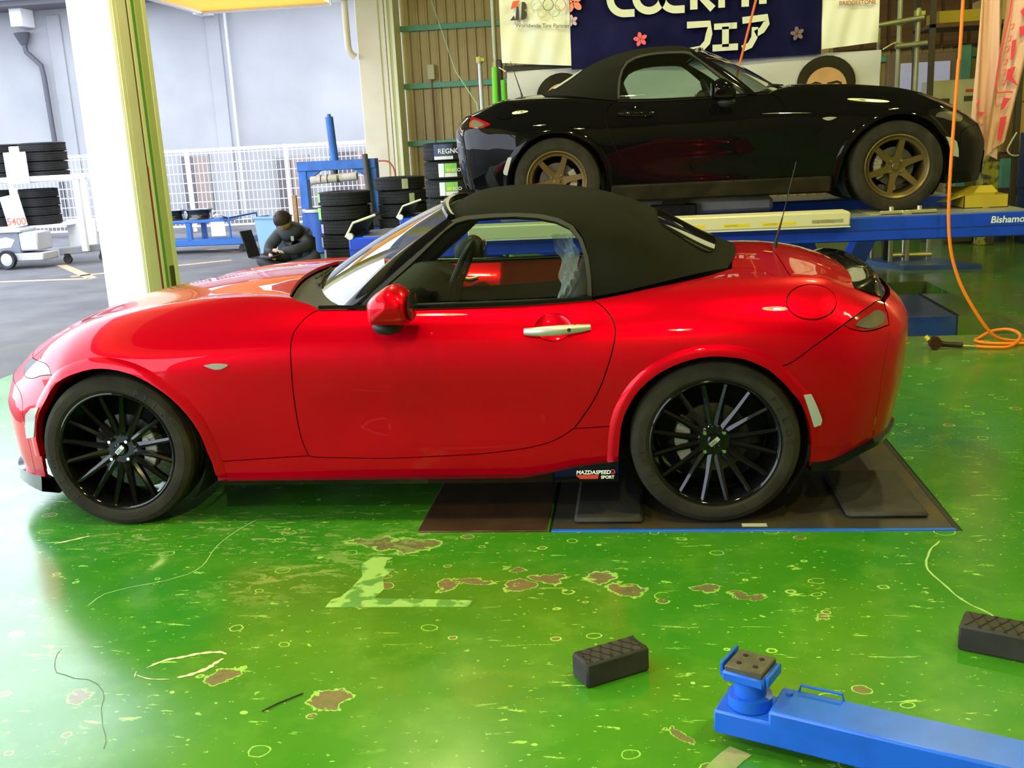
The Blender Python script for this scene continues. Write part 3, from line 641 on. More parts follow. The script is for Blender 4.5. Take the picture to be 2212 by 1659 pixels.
    mb=MB().grid(lambda a,b:wsp(-1+2*a,b),28,10); mb.build('windshield',K['ws'],root,ang=80)
    mb=MB(); mb.tube([wsp(-1+2*i/20,1.0)+Vector((.008,0,.0)) for i in range(21)],.017,8); mb.build('windshield_header',K['black'],root)
    # belt moulding
    for sd in both:
        pts=[surf_pt(S,u,v,.004,sd) for u,v in BELT[::3]+[BELT[-1]]]
        MB().tube([Vector((p.x,p.y,p.z+.006)) for p in pts],.007,6).build('belt_moulding',K['black'],root)
    for pts,c in ((ARF1[4:]+ARF2[1:]+[(.384,.4),(.386,.2),(.387,.05)],(.02,.31)),([(1.956,.40),(1.96,.8),(1.964,1.13),(1.968,1.35)]+ARR+ARB[1:-3],(2.31,.31))):
        if c not in _FC: _FC[c]=flare(pts[::2],c)
        V,F=_FC[c]
        for sd in both: MB().add([(p[0],p[1]*sd,p[2]) for p in V],F).build('arch_flare',paint,root,ang=70)
    # wheel arch liners and underbody
    for xc in (.02,2.31):
        for sd in both:
            pr=[(.336,-.815),(.338,-.52),(.05,-.50)]
            a_=math.radians(-38); m4=T3((xc,0,.31),(math.cos(a_),0,math.sin(a_)),(0,sd,0),(-math.sin(a_),0,math.cos(a_))); MB().lathe(pr,36,m4,ang=math.radians(256)).build('wheel_arch_liner',K['matte'],root)
    for sd in both: MB().box((-.37,-.72*sd,.17),(-.345,-.45*sd,.42),.01).build('splash_guard',K['matte'],root)
    mb=MB(); mb.box((.42,-.78,.16),(1.93,.78,.24),.02); mb.box((-.6,-.5,.17),(.42,.5,.3),.02); mb.box((1.93,-.5,.19),(2.95,.5,.33),.02); mb.build('underbody',K['matte'],root)
    # mirrors
    MO=[(p.x,p.y) for p in spl([(1.083,.815),(1.080,.865),(1.095,.895),(1.13,.922),(1.17,.941),(1.205,.934),(1.232,.905),(1.241,.868),(1.240,.815),(1.22,.80),(1.16,.797),(1.10,.80)],5,True)]
    def mirror(sd):
        def shell(t0,t1,n):
            V=[];F=[];m=len(MO)
            for i in range(n+1):
                t=t0+(t1-t0)*i/n; k=max(.02,(1-abs(t)**2.6)**.45)
                for x,z in MO: V.append((1.165+(x-1.165)*(k if x<1.2 else .5+.5*k),(-.918+.098*t)*sd,.868+(z-.868)*k))
            for i in range(n): F+=[(i*m+q,i*m+(q+1)%m,(i+1)*m+(q+1)%m,(i+1)*m+q) for q in range(m)]
            F+=[tuple(range(m)),tuple(n*m+q for q in range(m))]
            return MB().add(V,F)
        o=shell(-1,.25,22).build('mirror_cap',paint,root,ang=75)
        shell(.26,1,6).build('mirror_bezel',K['matte'],o,ang=50)
        mb=MB(); mb.grid(lambda a,b:(1.137+.058*math.sin(math.pi*b)*math.cos(2*math.pi*a),(-.875+.075*math.sin(math.pi*b)*math.sin(2*math.pi*a))*sd,.786+.034*math.cos(math.pi*b)),20,10,closeu=True); mb.build('mirror_base',K['matte'],o,ang=80)
        mb=MB(); mb.lathe([(.0,.004),(.050,.004),(.054,.0)],24,T3((1.2405,-.918*sd,.862),(0,1.55,0),(1,0,0),(0,0,1.0))); mb.build('mirror_glass',M('dark_mirror',(.05,.055,.055),.05,.6),o)
    for sd in both: mirror(sd)
    # door handle with recess
    for sd,dr in zip(both,doors):
        mb=MB(); n=[]
        for i in range(13):
            t=i/12; x=1.627+.244*t; z=.738+.012*t; yb=-(S(x,4.13)[0][1]*-1)-.012-.022*math.sin(math.pi*min(1,max(0,t))**.8)
            h=.006+.0125*math.sin(math.pi*(.12+.80*t))**.6
            for k in range(8):
                a=2*math.pi*k/8; mb.V.append((x,(yb-.010*math.cos(a))*sd,z+h*math.sin(a)))
        for i in range(12): mb.F+=[(i*8+k,i*8+(k+1)%8,(i+1)*8+(k+1)%8,(i+1)*8+k) for k in range(8)]
        mb.F+=[tuple(range(8)),tuple(96+k for k in range(8))]
        h=mb.build('door_handle',K['chrome'] if kind=='red' else K['black'],dr,ang=60)
        mb=MB(); mb.cyl((1.795,-.862*sd,.748),(1.795,-.868*sd,.748),.007,n=10); mb.cyl((1.815,-.843*sd,.765),(1.815,-.843*sd,.730),.0012,n=4); mb.build('key_lock',K['matte'],dr)
        PN().add(bowl,bown,HRC,gap=0,fl=0,res=.012,edge=.008,side=sd).build('handle_recess',paint,dr)
    # small lamps / reflectors
    for sd in both:
        PN().add(*S_,c2([(.404,3.47),(.44,3.37),(.47,3.36),(.50,3.47),(.45,3.51),(.404,3.47)])[:-1],off=.006,gap=0,fl=.008,res=.02,side=sd).build('side_repeater',K['lens'],root)
        PN().add(*S_,loop([(-.712,2.9),(-.68,3.12),(-.622,3.0),(-.655,2.4),(-.682,1.85),(-.735,1.83),(-.73,2.4)]),off=.011,gap=0,fl=.011,res=.03,side=sd).build('front_reflector',K['refl'],root)
        PN().add(*S_,loop([(2.632,2.29),(2.672,2.29),(2.705,1.95),(2.738,1.6),(2.732,1.47),(2.692,1.42),(2.662,1.85)]),off=.011,gap=0,fl=.011,res=.03,side=sd).build('rear_reflector',K['refl'],root)
    return K
# ---------------------------------------------------------------- wheels, cabin, car extras
def tire_prof(ro,rb,hw):
    h=[(rb,-.82*hw),(rb+.010,-.93*hw),(rb+(ro-rb)*.25,-.985*hw),(rb+(ro-rb)*.26,-1.0*hw),(rb+(ro-rb)*.45,-1.02*hw),(rb+(ro-rb)*.66,-1.0*hw),(rb+(ro-rb)*.67,-.985*hw),(ro-.016,-.94*hw),(ro-.006,-.86*hw),(ro-.0015,-.74*hw)]
    tr=[]
    for c in (-.45,0,.45):
        tr+=[(ro,c*hw-.06*hw-.002),(ro-.006,c*hw-.06*hw),(ro-.006,c*hw+.06*hw),(ro,c*hw+.06*hw+.002)]
    return h+tr+[(r,-y) for r,y in h[::-1]]
_W={}
def wheel(root,x,sd,zc,style,half=.7475,calside=1,spin=0):
    rub=M('tire_rubber',(.020,.018,.013),.85,spec=.2,bump=(60,.15,.004),noise=(9,.35,.75),col2=(.038,.034,.023))
    if style=='mesh': ro,rb,hw=.308,.230,.101; rm=M('gloss_black_wheel',(.004,.004,.005),.10,coat=1,coati=1.35,spec=.1)
    else: ro,rb,hw=.305,.206,.101; rm=M('bronze_wheel',(.14,.10,.036),.42,.7)
    if style not in _W:
        d={}
        d['tire']=MB().lathe(tire_prof(ro,rb,hw),72).mesh('tire',rub,30)
        mb=MB()
        if style=='mesh':
            mb.lathe([(.239,-.088),(.2385,-.096),(.234,-.098),(.229,-.095),(.224,-.084),(.220,-.060),(.212,-.03),(.20,.03),(.205,.085),(.23,.09)],64)
            mb.lathe([(.0,-.054),(.056,-.054),(.064,-.046),(.066,-.02),(0,-.02)],32)
        else:
            mb.lathe([(.214,-.088),(.214,-.096),(.209,-.098),(.203,-.094),(.197,-.080),(.193,-.076),(.180,-.074),(.176,-.066),(.172,-.02),(.168,.06),(.2,.085)],64)
            mb.lathe([(.0,-.055),(.060,-.055),(.066,-.05),(.068,-.02),(0,-.02)],32)
        d['rim']=mb.mesh('rim',rm,35)
        mb=MB()
        if style=='mesh':
            for sg in (-1,1):
                a0,a1=math.radians(sg*7),math.radians(sg*11.25)
                P0=(sg*.0095,-.052,.052);P1=(sg*.0235,-.066,.13);P2=(.224*math.sin(a1),-.086,.224*math.cos(a1))
                pts=[Vector(P0),Vector(P1),Vector(P2)];wd=[.015,.0105,.009];V=[];F=[]
                for p,w_ in zip(pts,wd):
                    V+=[p+Vector((-w_,.004,0)),p+Vector((0,-.004,0)),p+Vector((w_,.004,0)),p+Vector((w_*.8,.028,0)),p+Vector((-w_*.8,.028,0))]
                for i in range(2): F+=[(i*5+k,i*5+(k+1)%5,i*5+5+(k+1)%5,i*5+5+k) for k in range(5)]
                F+=[(0,1,2,3,4),(10,11,12,13,14)]; mb.add(V,F)
        else:
            pr=[(-.034,.045),(-.022,.075),(-.0185,.17),(-.021,.182),(.021,.182),(.0185,.17),(.022,.075),(.034,.045)]
            n=len(pr); V=[(x_,-.056-.10*(z_-.045),z_) for x_,z_ in pr]+[(x_*1.1,-.030,z_) for x_,z_ in pr]
            mb.add(V,[tuple(range(n)),tuple(range(n,2*n))]+[(i,(i+1)%n,n+(i+1)%n,n+i) for i in range(n)])
        d['spoke']=mb.mesh('spoke',rm,30)
        mb=MB(); mb.lathe([(.0,-.078),(.0065,-.078),(.0085,-.074),(.0095,-.06),(.0095,-.05)],8); d['lug_nut']=mb.mesh('lug_nut',M('lug_chrome',(.7,.7,.68),.18,1),30)
        mb=MB(); mb.lathe([(.0,-.068),(.020,-.068),(.026,-.064),(.028,-.05)],24); d['center_cap']=mb.mesh('center_cap',rm,30)
        mb=MB(); mb.lathe([(.07,-.005),(.130,-.005),(.130,.015),(.07,.015)],48,closed=True); mb.lathe([(.0,-.02),(.06,-.02),(.07,.0),(.07,.02)],24); d['brake_disc']=mb.mesh('brake_disc',M('brake_disc_steel',(.10,.095,.09),.5,.8),30)
        mb=MB()
        for k in range(7):
            a=math.radians(-32+k*64/6); c_,s_=math.cos(a),math.sin(a)
            mb.obox((.118*c_,-.012,.118*s_),(.026,.030,.013),Vector((c_,0,s_)),Vector((0,1,0)),Vector((-s_,0,c_)),.004)
        mb.cyl((.10,-.045,.03),(.10,-.03,.03),.014,n=10); mb.cyl((.10,-.045,-.03),(.10,-.03,-.03),.014,n=10)
        d['brake_caliper']=mb.mesh('brake_caliper',M('caliper_cast_metal',(.30,.28,.24),.5,.5),30)
        _W[style]=d
    d=_W[style]; base=(x,-half*sd,zc); rz=0 if sd>0 else math.pi
    t=place('tire',d['tire'],root,base,(0,0,rz)); r=place('rim',d['rim'],root,base,(0,0,rz))
    n,off=(8,0) if style=='mesh' else (6,12)
    for k in range(n): place('spoke',d['spoke'],r,(0,0,0),(0,math.radians(360/n*k+off+spin),0))
    for k in range(4):
        a=math.radians(45+90*k+spin); q=.0495; place('lug_nut',d['lug_nut'],r,(q*math.cos(a),.0,q*math.sin(a)))
    cc=place('center_cap',d['center_cap'],r)
    if style=='mesh' and sd>0:
        cm=M('badge_silver',(.72,.72,.66),.3,.6)
        mb=MB(); mb.box((-.021,-.0695,-.008),(.021,-.0675,.008)); b=mb.build('emblem',cm,r); b.rotation_euler=(0,math.radians(-42),0)
        b2=text_mb('BBS',.017,T3((-.0185,-.0702,-.006),(1,0,0),(0,0,1),(0,-1,0)),.0003).build('emblem_letters',M('badge_ink',(.05,.05,.05),.5),r); b2.rotation_euler=(0,math.radians(-42),0)
        mb=MB(); R_=.262
        for word,a0 in (('PILOT',62 if x<1 else 38),('PILOT',222)):
            for i,chh in enumerate(word):
                a=math.radians(a0-i*9.5); cx,cz=R_*math.cos(a),R_*math.sin(a)
                rad=Vector((math.cos(a),0,math.sin(a)));tan=Vector((math.sin(a),0,-math.cos(a)))
                o=Vector((cx,-.1035,cz))-rad*.011-tan*.014
                text_mb(chh,.034,T3(o,tan,rad,(0,-1,0)),.0008,mb)
        mb.build('sidewall_lettering',M('tire_lettering',(.014,.014,.013),.5),t)['kind']='stuff'
    place('brake_disc',d['brake_disc'],root,base,(0,0,rz))
    place('brake_caliper',d['brake_caliper'],root,base,(0,(0 if calside>0 else math.pi),rz))
def cabin(root,K,paint,kind):
    dk=K['dark']
    def sofa(cy):
        mb=MB(); m4=lambda *a:None
        mb.box((1.28,cy-.24,.36),(1.78,cy+.24,.50),.05)
        o=mb.build('seat_cushion',dk,root)
        V=[];F=[]
        for i,(x,z,hw,t) in enumerate([(1.70,.42,.23,.07),(1.76,.58,.25,.08),(1.81,.76,.235,.07),(1.85,.88,.17,.055),(1.88,.98,.13,.045),(1.89,1.03,.09,.03)]):
            for k in range(12):
                a=2*math.pi*k/12; c,s_=math.cos(a),math.sin(a)
                V.append((x+t*c*.9,cy+hw*(abs(s_)**.6)*(1 if s_>0 else -1),z-.25*t*c))
        for i in range(5): F+=[(i*12+k,i*12+(k+1)%12,i*12+12+(k+1)%12,i*12+12+k) for k in range(12)]
        F+=[tuple(range(12)),tuple(60+k for k in range(12))]
        MB().add(V,F).build('seat_back',dk,root,ang=70)
    for cy in (-.36,.36): sofa(cy)
    mb=MB()
    prof=[(.86,.80),(.95,.852),(1.05,.855),(1.12,.83),(1.16,.77),(1.13,.62),(1.05,.45)]
    mb.grid(lambda a,b:(prof[min(6,int(round(b*6)))][0],-.66+1.32*a,prof[min(6,int(round(b*6)))][1]-.012*abs(2*a-1)**3),20,6)
    mb.build('dashboard',dk,root,ang=50)
    mb=MB(); mb.box((.9,-.72,.24),(1.95,.72,.27)); mb.box((1.93,-.70,.27),(1.97,.70,.80)); mb.box((1.0,-.12,.27),(1.9,.12,.50),.04); mb.build('cabin_floor',dk,root)
    # steering wheel, right-hand drive (far side when seen from the left)
    cx,cy,cz=1.19,.36,.79; ax=Vector((-.9,0,.42)).normalized(); e1=Vector((0,1,0)); e2=ax.cross(e1)
    mb=MB(); mb.tube([Vector((cx,cy,cz))+.18*(math.cos(t)*e1+math.sin(t)*e2) for t in np.linspace(0,2*math.pi,28,endpoint=False)],.015,8,closed=True)
    for a in (0,math.pi,-math.pi/2): mb.beam((cx,cy,cz),Vector((cx,cy,cz))+.17*(math.cos(a)*e1+math.sin(a)*e2),.03,.02)
    mb.cyl(Vector((cx,cy,cz))-ax*-.02,Vector((cx,cy,cz))+ax*.1,.05,n=12); mb.build('steering_wheel',K['matte'],root)
    for sd in (1,-1):  # painted upper door trim + dark lower trim
        mb=MB(); mb.grid(lambda a,b:(.97+.88*a,-sd*(.69-.035*b-.03*math.sin(b*1.5)),.83-.012*math.sin(a*3.1)-.12*b*(1-.25*a)),16,6); mb.build('door_trim_upper',paint,root,ang=80)
        mb=MB(); mb.grid(lambda a,b:(.97+.88*a,-sd*(.655-.02*b),.715-.42*b),10,4); mb.build('door_trim_lower',dk,root,ang=80)
        mb=MB(); mb.tube([(1.16,-.64*sd,.75),(1.2,-.625*sd,.745),(1.24,-.64*sd,.75)],.008,8); mb.build('inner_handle',K['chrome'],root)
    mb=MB(); mb.beam(wsp(-.1,.92)+Vector((.07,0,-.03)),wsp(.1,.92)+Vector((.07,0,-.03)),.02,.045,ch=.008); mb.build('rear_view_mirror',K['matte'],root)
    # wipers
    for s0,s1,t0,t1 in ((-.55,-.05,.02,.06),(.15,.75,.02,.08)):
        a,b=wsp(s0,t0),wsp(s1,t1); n=Vector((-.45,0,.8))
        mb=MB(); mb.tube([a+n*.012,(a+b)/2+n*.022,b+n*.012],[.006,.006,.003],6); mb.tube([wsp(s0+.1,t0+.0)+n*.03,wsp(s1-.1,t1+.03)+n*.01],.006,6); mb.build('wiper',K['matte'],root)
red_paint=M('soul_red_paint',(.63,.0,.012),.33,.6,coat=1,coatr=.008,coati=1.30,spec=.0)
blk_paint=M('black_car_paint',(.003,.003,.0035),.25,.0,coat=1,coatr=.01,coati=1.30,spec=.0)
cloth=M('black_canvas_top',(.009,.009,.0065),.95,bump=(500,.25,.002),spec=.08,noise=(5,.3,.8),col2=(.012,.012,.009))
red=thing('roadster','glossy red two-seat roadster with black soft top and black mesh wheels, on the green floor','car',(0,0,0))
K=build_car(red,red_paint,cloth,'red'); cabin(red,K,red_paint,'red')
for x,cs in ((0,1),(2.31,-1)):
    for sd in (1,-1): wheel(red,x,sd,.308,'mesh',calside=cs*sd)
# side skirts, lips, spoiler, antenna
for sd in (1,-1):
    mb=MB(); pl=[(.389,.163),(.391,.186),(1.599,.186),(1.70,.204),(1.792,.225),(1.958,.248),(1.956,.163)]
    V=[(x,(-.847 if z>.17 else -.832)*sd,z) for x,z in pl]+[(x,-.79*sd,z) for x,z in pl]; n=len(pl)
    mb.add(V,[tuple(range(n)),tuple(range(n,2*n))]+[(i,(i+1)%n,n+(i+1)%n,n+i) for i in range(n)])
    sk=mb.build('side_skirt',K['black'],red,ang=20)
    if sd>0:
        f=T3((1.80,-.8480,.199),(1,0,-.0),(.18,0,1),(0,-1,0))
        text_mb('MAZDASPEED',.0205,f,.0003,bold=.0006).build('decal_lettering',M('decal_white',(.85,.85,.82),.4),sk)
        text_mb('SPORT',.0165,T3((1.892,-.8475,.181),(1,0,0),(0,0,1),(0,-1,0)),.0003,bold=.0006).build('decal_lettering',M('decal_white'),sk)
        mb=MB(); mb.prism([(1.80,.196),(1.885,.196),(1.88,.180),(1.815,.180),(1.80,.192)],0,.0006,T3((0,-.8470,0),(1,0,0),(0,0,1),(0,-1,0)))
        mb.tube([(1.936+.0085*math.cos(t),-.8472,.2065+.0085*math.sin(t)) for t in np.linspace(0,6.28,14,endpoint=False)],.0013,4,closed=True); mb.tube([(1.929,-.8472,.209),(1.936,-.8472,.2035),(1.943,-.8472,.209)],.0011,4)
        mb.build('decal_stripe',M('decal_red',(.55,.05,.03),.4),sk)
mb=MB(); 
def lipf(t,b):
    a=-.80+1.6*t; x=float(body_defx(np.array([-.7449]),np.array([a]),np.array([.2]))[0]); r=(abs(a)/.8)**4
    pr=[(.06,.185),(-.018,.165+.035*r),(-.026,.135),(.05,.128),(.08,.15)]; k=int(round(b*5))%5
    return (x+pr[k][0],a*1.01,pr[k][1])
mb.grid(lipf,40,5); mb.build('front_lip',K['black'],red,ang=40)
pth=[surf_pt(S,u,.02) for u in np.linspace(2.69,3.109,12)]
zc=pth[-1].z
pth+=[Vector((float(body_defx(np.array([3.1099]),np.array([a]),np.array([zc]))[0]),-a,zc)) for a in np.linspace(.70,0,9)]
path=pth+[Vector((p.x,-p.y,p.z)) for p in pth[::-1][1:]]; V=[];F=[]
for i,p in enumerate(path):
    t=(path[min(i+1,len(path)-1)]-path[max(i-1,0)]); t.z=0; t.normalize(); nn=Vector((t.y,-t.x,0))
    V+=[p+nn*.004+Vector((0,0,.022)),p+nn*.016+Vector((0,0,.006)),p+nn*.014+Vector((0,0,-.012)),p-nn*.05+Vector((0,0,-.014)),p-nn*.03+Vector((0,0,.012))]
for i in range(len(path)-1): F+=[(i*5+k,i*5+(k+1)%5,i*5+5+(k+1)%5,i*5+5+k) for k in range(5)]
F+=[(0,1,2,3,4),tuple((len(path)-1)*5+k for k in range(5))]
MB().add(V,F).build('rear_lip',K['black'],red,ang=40)
rows=[]
for v in np.linspace(5.62,7.999,14):
    h=min(1,.15+(v-5.62)/.5)
    q=lambda u,o,dx=0,dz=0:surf_pt(S,u,v,o)+Vector((dx,0,dz))
    rows.append([q(2.965+.02*(1-h),.001),q(2.995,.012*h),q(3.03,.024*h,.010*h,.014*h),q(3.04,.020*h,.026*h,.008*h),q(3.065,.010,.016*h,-.002),q(3.095,.002)])
rows=rows+[[Vector((p.x,-p.y,p.z)) for p in r] for r in rows[::-1][1:]]
V=[p for r in rows for p in r]; F=[]
for i in range(len(rows)-1): F+=[(i*6+k,i*6+(k+1)%6,i*6+6+(k+1)%6,i*6+6+k) for k in range(6)]
F+=[tuple(range(6)),tuple((len(rows)-1)*6+k for k in range(6))]
MB().add(V,F).build('trunk_spoiler',K['black'],red,ang=45)
mb=MB(); mb.tube([(2.62,-.05,.925),(2.628,-.05,.965),(2.65,-.05,1.05)],[.010,.006,.0028],8); mb.tube([(2.65,-.05,1.05),(2.703,-.05,1.275)],.002,6); mb.build('antenna',K['matte'],red)
# clear plastic sheet over the near seat back
random.seed(3)
def bagf(a,b):
    z=1.05-.27*a; x=1.752+.05*math.sin(a*2.2)-(.10*max(0,a-.75)*4)*b*.5+.085*(b-.5)-.03*a; y=-.46+.05*math.sin(b*3+a*4)
    n=.005*math.sin(a*19+b*9)+.004*math.sin(b*23-a*13)
    return (x+n,y+n*1.6,z+n*.5)
MB().grid(bagf,26,10).build('plastic_cover',M('clear_plastic_film',(.85,.88,.86),.25,alpha=.38,spec=.8),red,ang=25)
blk=thing('roadster','glossy black roadster with bronze six-spoke wheels, raised on the blue lift','car',(3.807,3.69,.812),math.pi)
K2=build_car(blk,blk_paint,cloth,'black'); cabin(blk,K2,blk_paint,'black')
for x,cs in ((0,1),(2.31,-1)):
    for sd in (1,-1): wheel(blk,x,sd,.305,'six',calside=cs*sd,spin=8 if x else 0)
mb=MB(); mb.tube([(2.62,-.05,.925),(2.628,-.05,.965),(2.70,-.05,1.2)],[.010,.005,.002],8); mb.build('antenna',K['matte'],blk)
for sd in (1,-1):
    mb=MB(); mb.box((.43,-.846*sd,.150),(1.93,-.79*sd,.262),.012); mb.build('side_skirt',M('dirty_black_skirt',(.010,.008,.004),.7,spec=.1,noise=(7,.4,.7),col2=(.022,.018,.009)),blk)
# ---------------------------------------------------------------- floor plates and foreground
blue=M('lift_blue_paint',(.005,.055,.62),.38,noise=(7,.5,.8),col2=(.005,.045,.45)); blue_l=M('arm_blue_paint',(.010,.12,.72),.35,noise=(9,.45,.78),col2=(.008,.09,.55))
blue_w=M('worn_blue_top',(.10,.15,.30),.42,noise=(6,.35,.7),col2=(.20,.21,.22)); rubr=M('black_rubber',(.022,.021,.019),.75,bump=(60,.3,.004),noise=(12,.4,.8),col2=(.040,.037,.030))
mb=MB(); mb.box((1.20,-.925,-.002),(1.688,-.36,.006),.002); tag(mb.build('steel_cover_plate',M('rusty_brown_plate',(.065,.03,.018),.35,.4,noise=(7,.35,.7),col2=(.10,.055,.03))),'flat rusty brown steel plate set in the floor under the red car','plate')
t=thing('wheel_turn_plate','long worn steel plate with blue edge under the red car rear wheel','plate',(0,0,0))
mb=MB(); mb.box((1.705,-.905,-.03),(3.145,.585,-.001),.004); mb.build('deck',M('worn_steel_deck',(.10,.075,.035),.42,.5,noise=(5,.38,.68),col2=(.055,.06,.07)),t)
mb=MB(); mb.box((1.705,-.924,-.03),(3.145,-.904,.004),.002); mb.build('front_edge',blue_l,t)
for a,b in (((1.690,-.92,-.034),(1.7045,.58,-.006)),((3.1455,-.92,-.034),(3.1655,.59,-.004))):
    mb=MB(); mb.box(a,b); mb.build('gap_strip',M('matte_black_plastic'),t)
for a,b,y0,y1 in ((1.785,2.045,-.845,.1),(2.79,3.085,-.80,-.30)):
    mb=MB(); mb.box((a,y0,-.002),(b,y1,.022),.012); mb.build('rubber_pad',rubr,t)
mb=MB(); mb.box((2.405,-.875,-.001),(2.495,-.845,.0005)); mb.build('sticker',M('dirty_white_sticker',(.42,.42,.33),.6),t)
mk=M('lime_floor_paint',(.30,.56,.12),.4,noise=(13,.50,.56),col2=(.10,.30,.05))
mb=MB(); pl=[(1.03,-1.555),(1.49,-1.545),(1.50,-1.50),(1.36,-1.495),(1.20,-1.49),(1.175,-1.485),(1.19,-1.42),(1.165,-1.33),(1.19,-1.26),(1.15,-1.25),(1.145,-1.19),(1.16,-1.16),(1.09,-1.15),(1.06,-1.22),(1.09,-1.32),(1.075,-1.42),(1.06,-1.48),(1.035,-1.50)]
mb.prism(pl,.0002,.0009); mb.build('floor_marking',mk,floor,ang=0)
chp=M('flaked_paint_edge',(.62,.56,.34),.6)
def flake(pts,wd):
    mb=MB(); P=spl([(x,y,0) for x,y in pts],5); V=[];F=[]
    for i,p in enumerate(P):
        d=(P[min(i+1,len(P)-1)]-P[max(i-1,0)]).normalized(); n=Vector((-d.y,d.x,0))*wd*(.35+.65*abs(math.sin(i*.9+wd*300)))*(math.sin(math.pi*(i+.6)/(len(P)+.2))**.5)
        V+=[p+n,p-n]
    F=[(2*i,2*i+1,2*i+3,2*i+2) for i in range(len(P)-1)]
    mb.add([(x,y,.0010) for x,y,z in V],F); mb.build('paint_flake',chp,floor,ang=0)
flake([(.62,-1.95),(.655,-1.905),(.70,-1.885),(.745,-1.862),(.80,-1.853),(.825,-1.865)],.008); flake([(.735,-2.0),(.765,-1.985),(.80,-1.95),(.812,-1.92),(.825,-1.89)],.010); flake([(.61,-1.99),(.66,-2.01),(.72,-2.01)],.003); flake([(.60,-1.97),(.605,-1.99),(.61,-2.0)],.002); flake([(-.20,-1.03),(-.14,-.985),(-.10,-.95)],.008)
gl=M('floor_crack_light',(.34,.55,.20),.6)
def crack(pts,wd,m_):
    mb=MB(); P=spl([(x,y,0) for x,y in pts],4); V=[]
    for i,p in enumerate(P):
        d=(P[min(i+1,len(P)-1)]-P[max(i-1,0)]).normalized(); n=Vector((-d.y,d.x,0))*wd*(.5+.5*abs(math.sin(i*1.7))); j=Vector((math.sin(i*5.1),math.cos(i*3.7),0))*.004; V+=[p+n+j,p-n+j]
    mb.add([(x,y,.0007) for x,y,z in V],[(2*i,2*i+1,2*i+3,2*i+2) for i in range(len(P)-1)]); mb.build('floor_crack',m_,floor,ang=0)
crack([(3.06,-1.02),(2.98,-1.15),(2.96,-1.30),(3.0,-1.48),(3.06,-1.62),(3.12,-1.9),(3.2,-2.2)],.004,gl)
crack([(.52,-.78),(.46,-1.0),(.48,-1.2),(.44,-1.33),(.26,-1.44),(.22,-1.55)],.002,gl)
crack([(.30,-1.85),(.36,-1.98),(.52,-2.04),(.62,-2.2),(.70,-2.34)],.0014,M('floor_crack_dark',(.10,.16,.08),.7))
ar=M('bare_floor_arc',(.34,.32,.17),.6,noise=(14,.4,.6),col2=(.16,.33,.06))
mb=MB(); P=[Vector((2.62+.50*math.cos(a),-2.56+.50*math.sin(a)*.9,.0011)) for a in np.linspace(2.45,4.2,26)]; Q=[Vector((2.62+.44*math.cos(a),-2.56+.44*math.sin(a)*.9,.0011)) for a in np.linspace(2.45,4.2,26)]
mb.add(P+Q,[(i,i+1,27+i,26+i) for i in range(25)]); mb.build('arc_wear',ar,floor,ang=0)
def rblock(c,ang,L,Wd,H,label):
    mb=MB(); mb.box((-L/2,-Wd/2,0),(L/2,Wd/2,H),.006); t=thing('rubber_block',label,'rubber block',c,ang)
    mb.build('body',rubr,t); mb=MB()
    for k in range(-3,4):
        for s_ in (1,-1):
            a=Vector((k*.032-.02*s_,-Wd/2+.008,H+.0005));b=Vector((k*.032+.02*s_,Wd/2-.008,H+.0005)); a.x=max(-L/2+.006,min(L/2-.006,a.x)); b.x=max(-L/2+.006,min(L/2-.006,b.x)); mb.beam(a,b,.0035,.003)
    tag(mb.build('tread_ribs',M('rubber_rib',(.014,.013,.012),.7),t),kind='stuff')
rblock((1.9475,-1.9405,0),math.atan2(.104,.165),.195,.085,.070,'black rubber block lying alone left of the blue lift arm')
rblock((3.03,-1.80,0),math.atan2(-.058,.122),.26,.105,.074,'black rubber block at the right edge of the floor behind the arm')
# two-post lift arm
dx=Vector((.918,-.396,0)); dn=Vector((.396,.918,0)); up=Vector((0,0,1)); base=Vector((2.285,-2.235,0))
t=thing('swing_arm_lift','blue steel swing arm of a car lift with square rubber pad','lift arm',(0,0,0))
mb=MB(); mb.obox(base+dx*.56+up*.075,(.50,.062,.045),dx,dn,up,.006); mb.build('arm_beam',blue_l,t)
mb=MB(); mb.obox(base+dx*.06+up*.060,(.13,.0615,.030),dx,dn,up,.005); mb.build('arm_tongue',blue_l,t)
mb=MB(); mb.lathe([(.0,.0),(.052,.0),(.052,.028),(.038,.030),(.038,.075),(.0,.075)],28,T3(base+up*.092,(1,0,0),(0,0,1),(0,-1,0))); mb.build('pad_post',blue_l,t)
mb=MB(); pc=base+up*.175; e1=Vector((.75,.66,0)).normalized(); e2=Vector((-.66,.75,0)).normalized(); e1=Vector((.88,-.47,0)).normalized(); e2=Vector((.47,.88,0)).normalized()
mb.obox(pc,(.052,.050,.014),e1,e2,up,.006); mb.obox(pc-e1*.055+up*.012+e2*.006,(.004,.048,.018),e1,e2,up,.002); mb.obox(pc+e1*.056+up*.006,(.005,.040,.012),e1,e2,up,.002); pt=mb.build('pad_tray',blue_l,t)
mb=MB(); mb.obox(pc+up*.019,(.046,.046,.008),e1,e2,up,.003); rp=mb.build('rubber_pad',M('worn_pad_rubber',(.075,.068,.045),.7,bump=(40,.5,.006),noise=(25,.4,.7),col2=(.04,.036,.025)),t)
for a,b in ((.02,.02),(-.02,.02),(.02,-.02),(-.02,-.02)):
    mb=MB(); c=pc+e1*a+e2*b; mb.cyl(c+up*.0265,c+up*.0285,.0062,n=10); mb.build('bolt_hole',M('hole_black',(.008,.007,.006),.9),rp)
mb=MB(); q=base+dn*.055+up*.122; mb.tube([q+dx*.10-up*.01,q+dx*.105+up*.014,q+dx*.20+up*.014,q+dx*.205-up*.01],.0035,8); mb.build('grab_handle',blue_l,t)
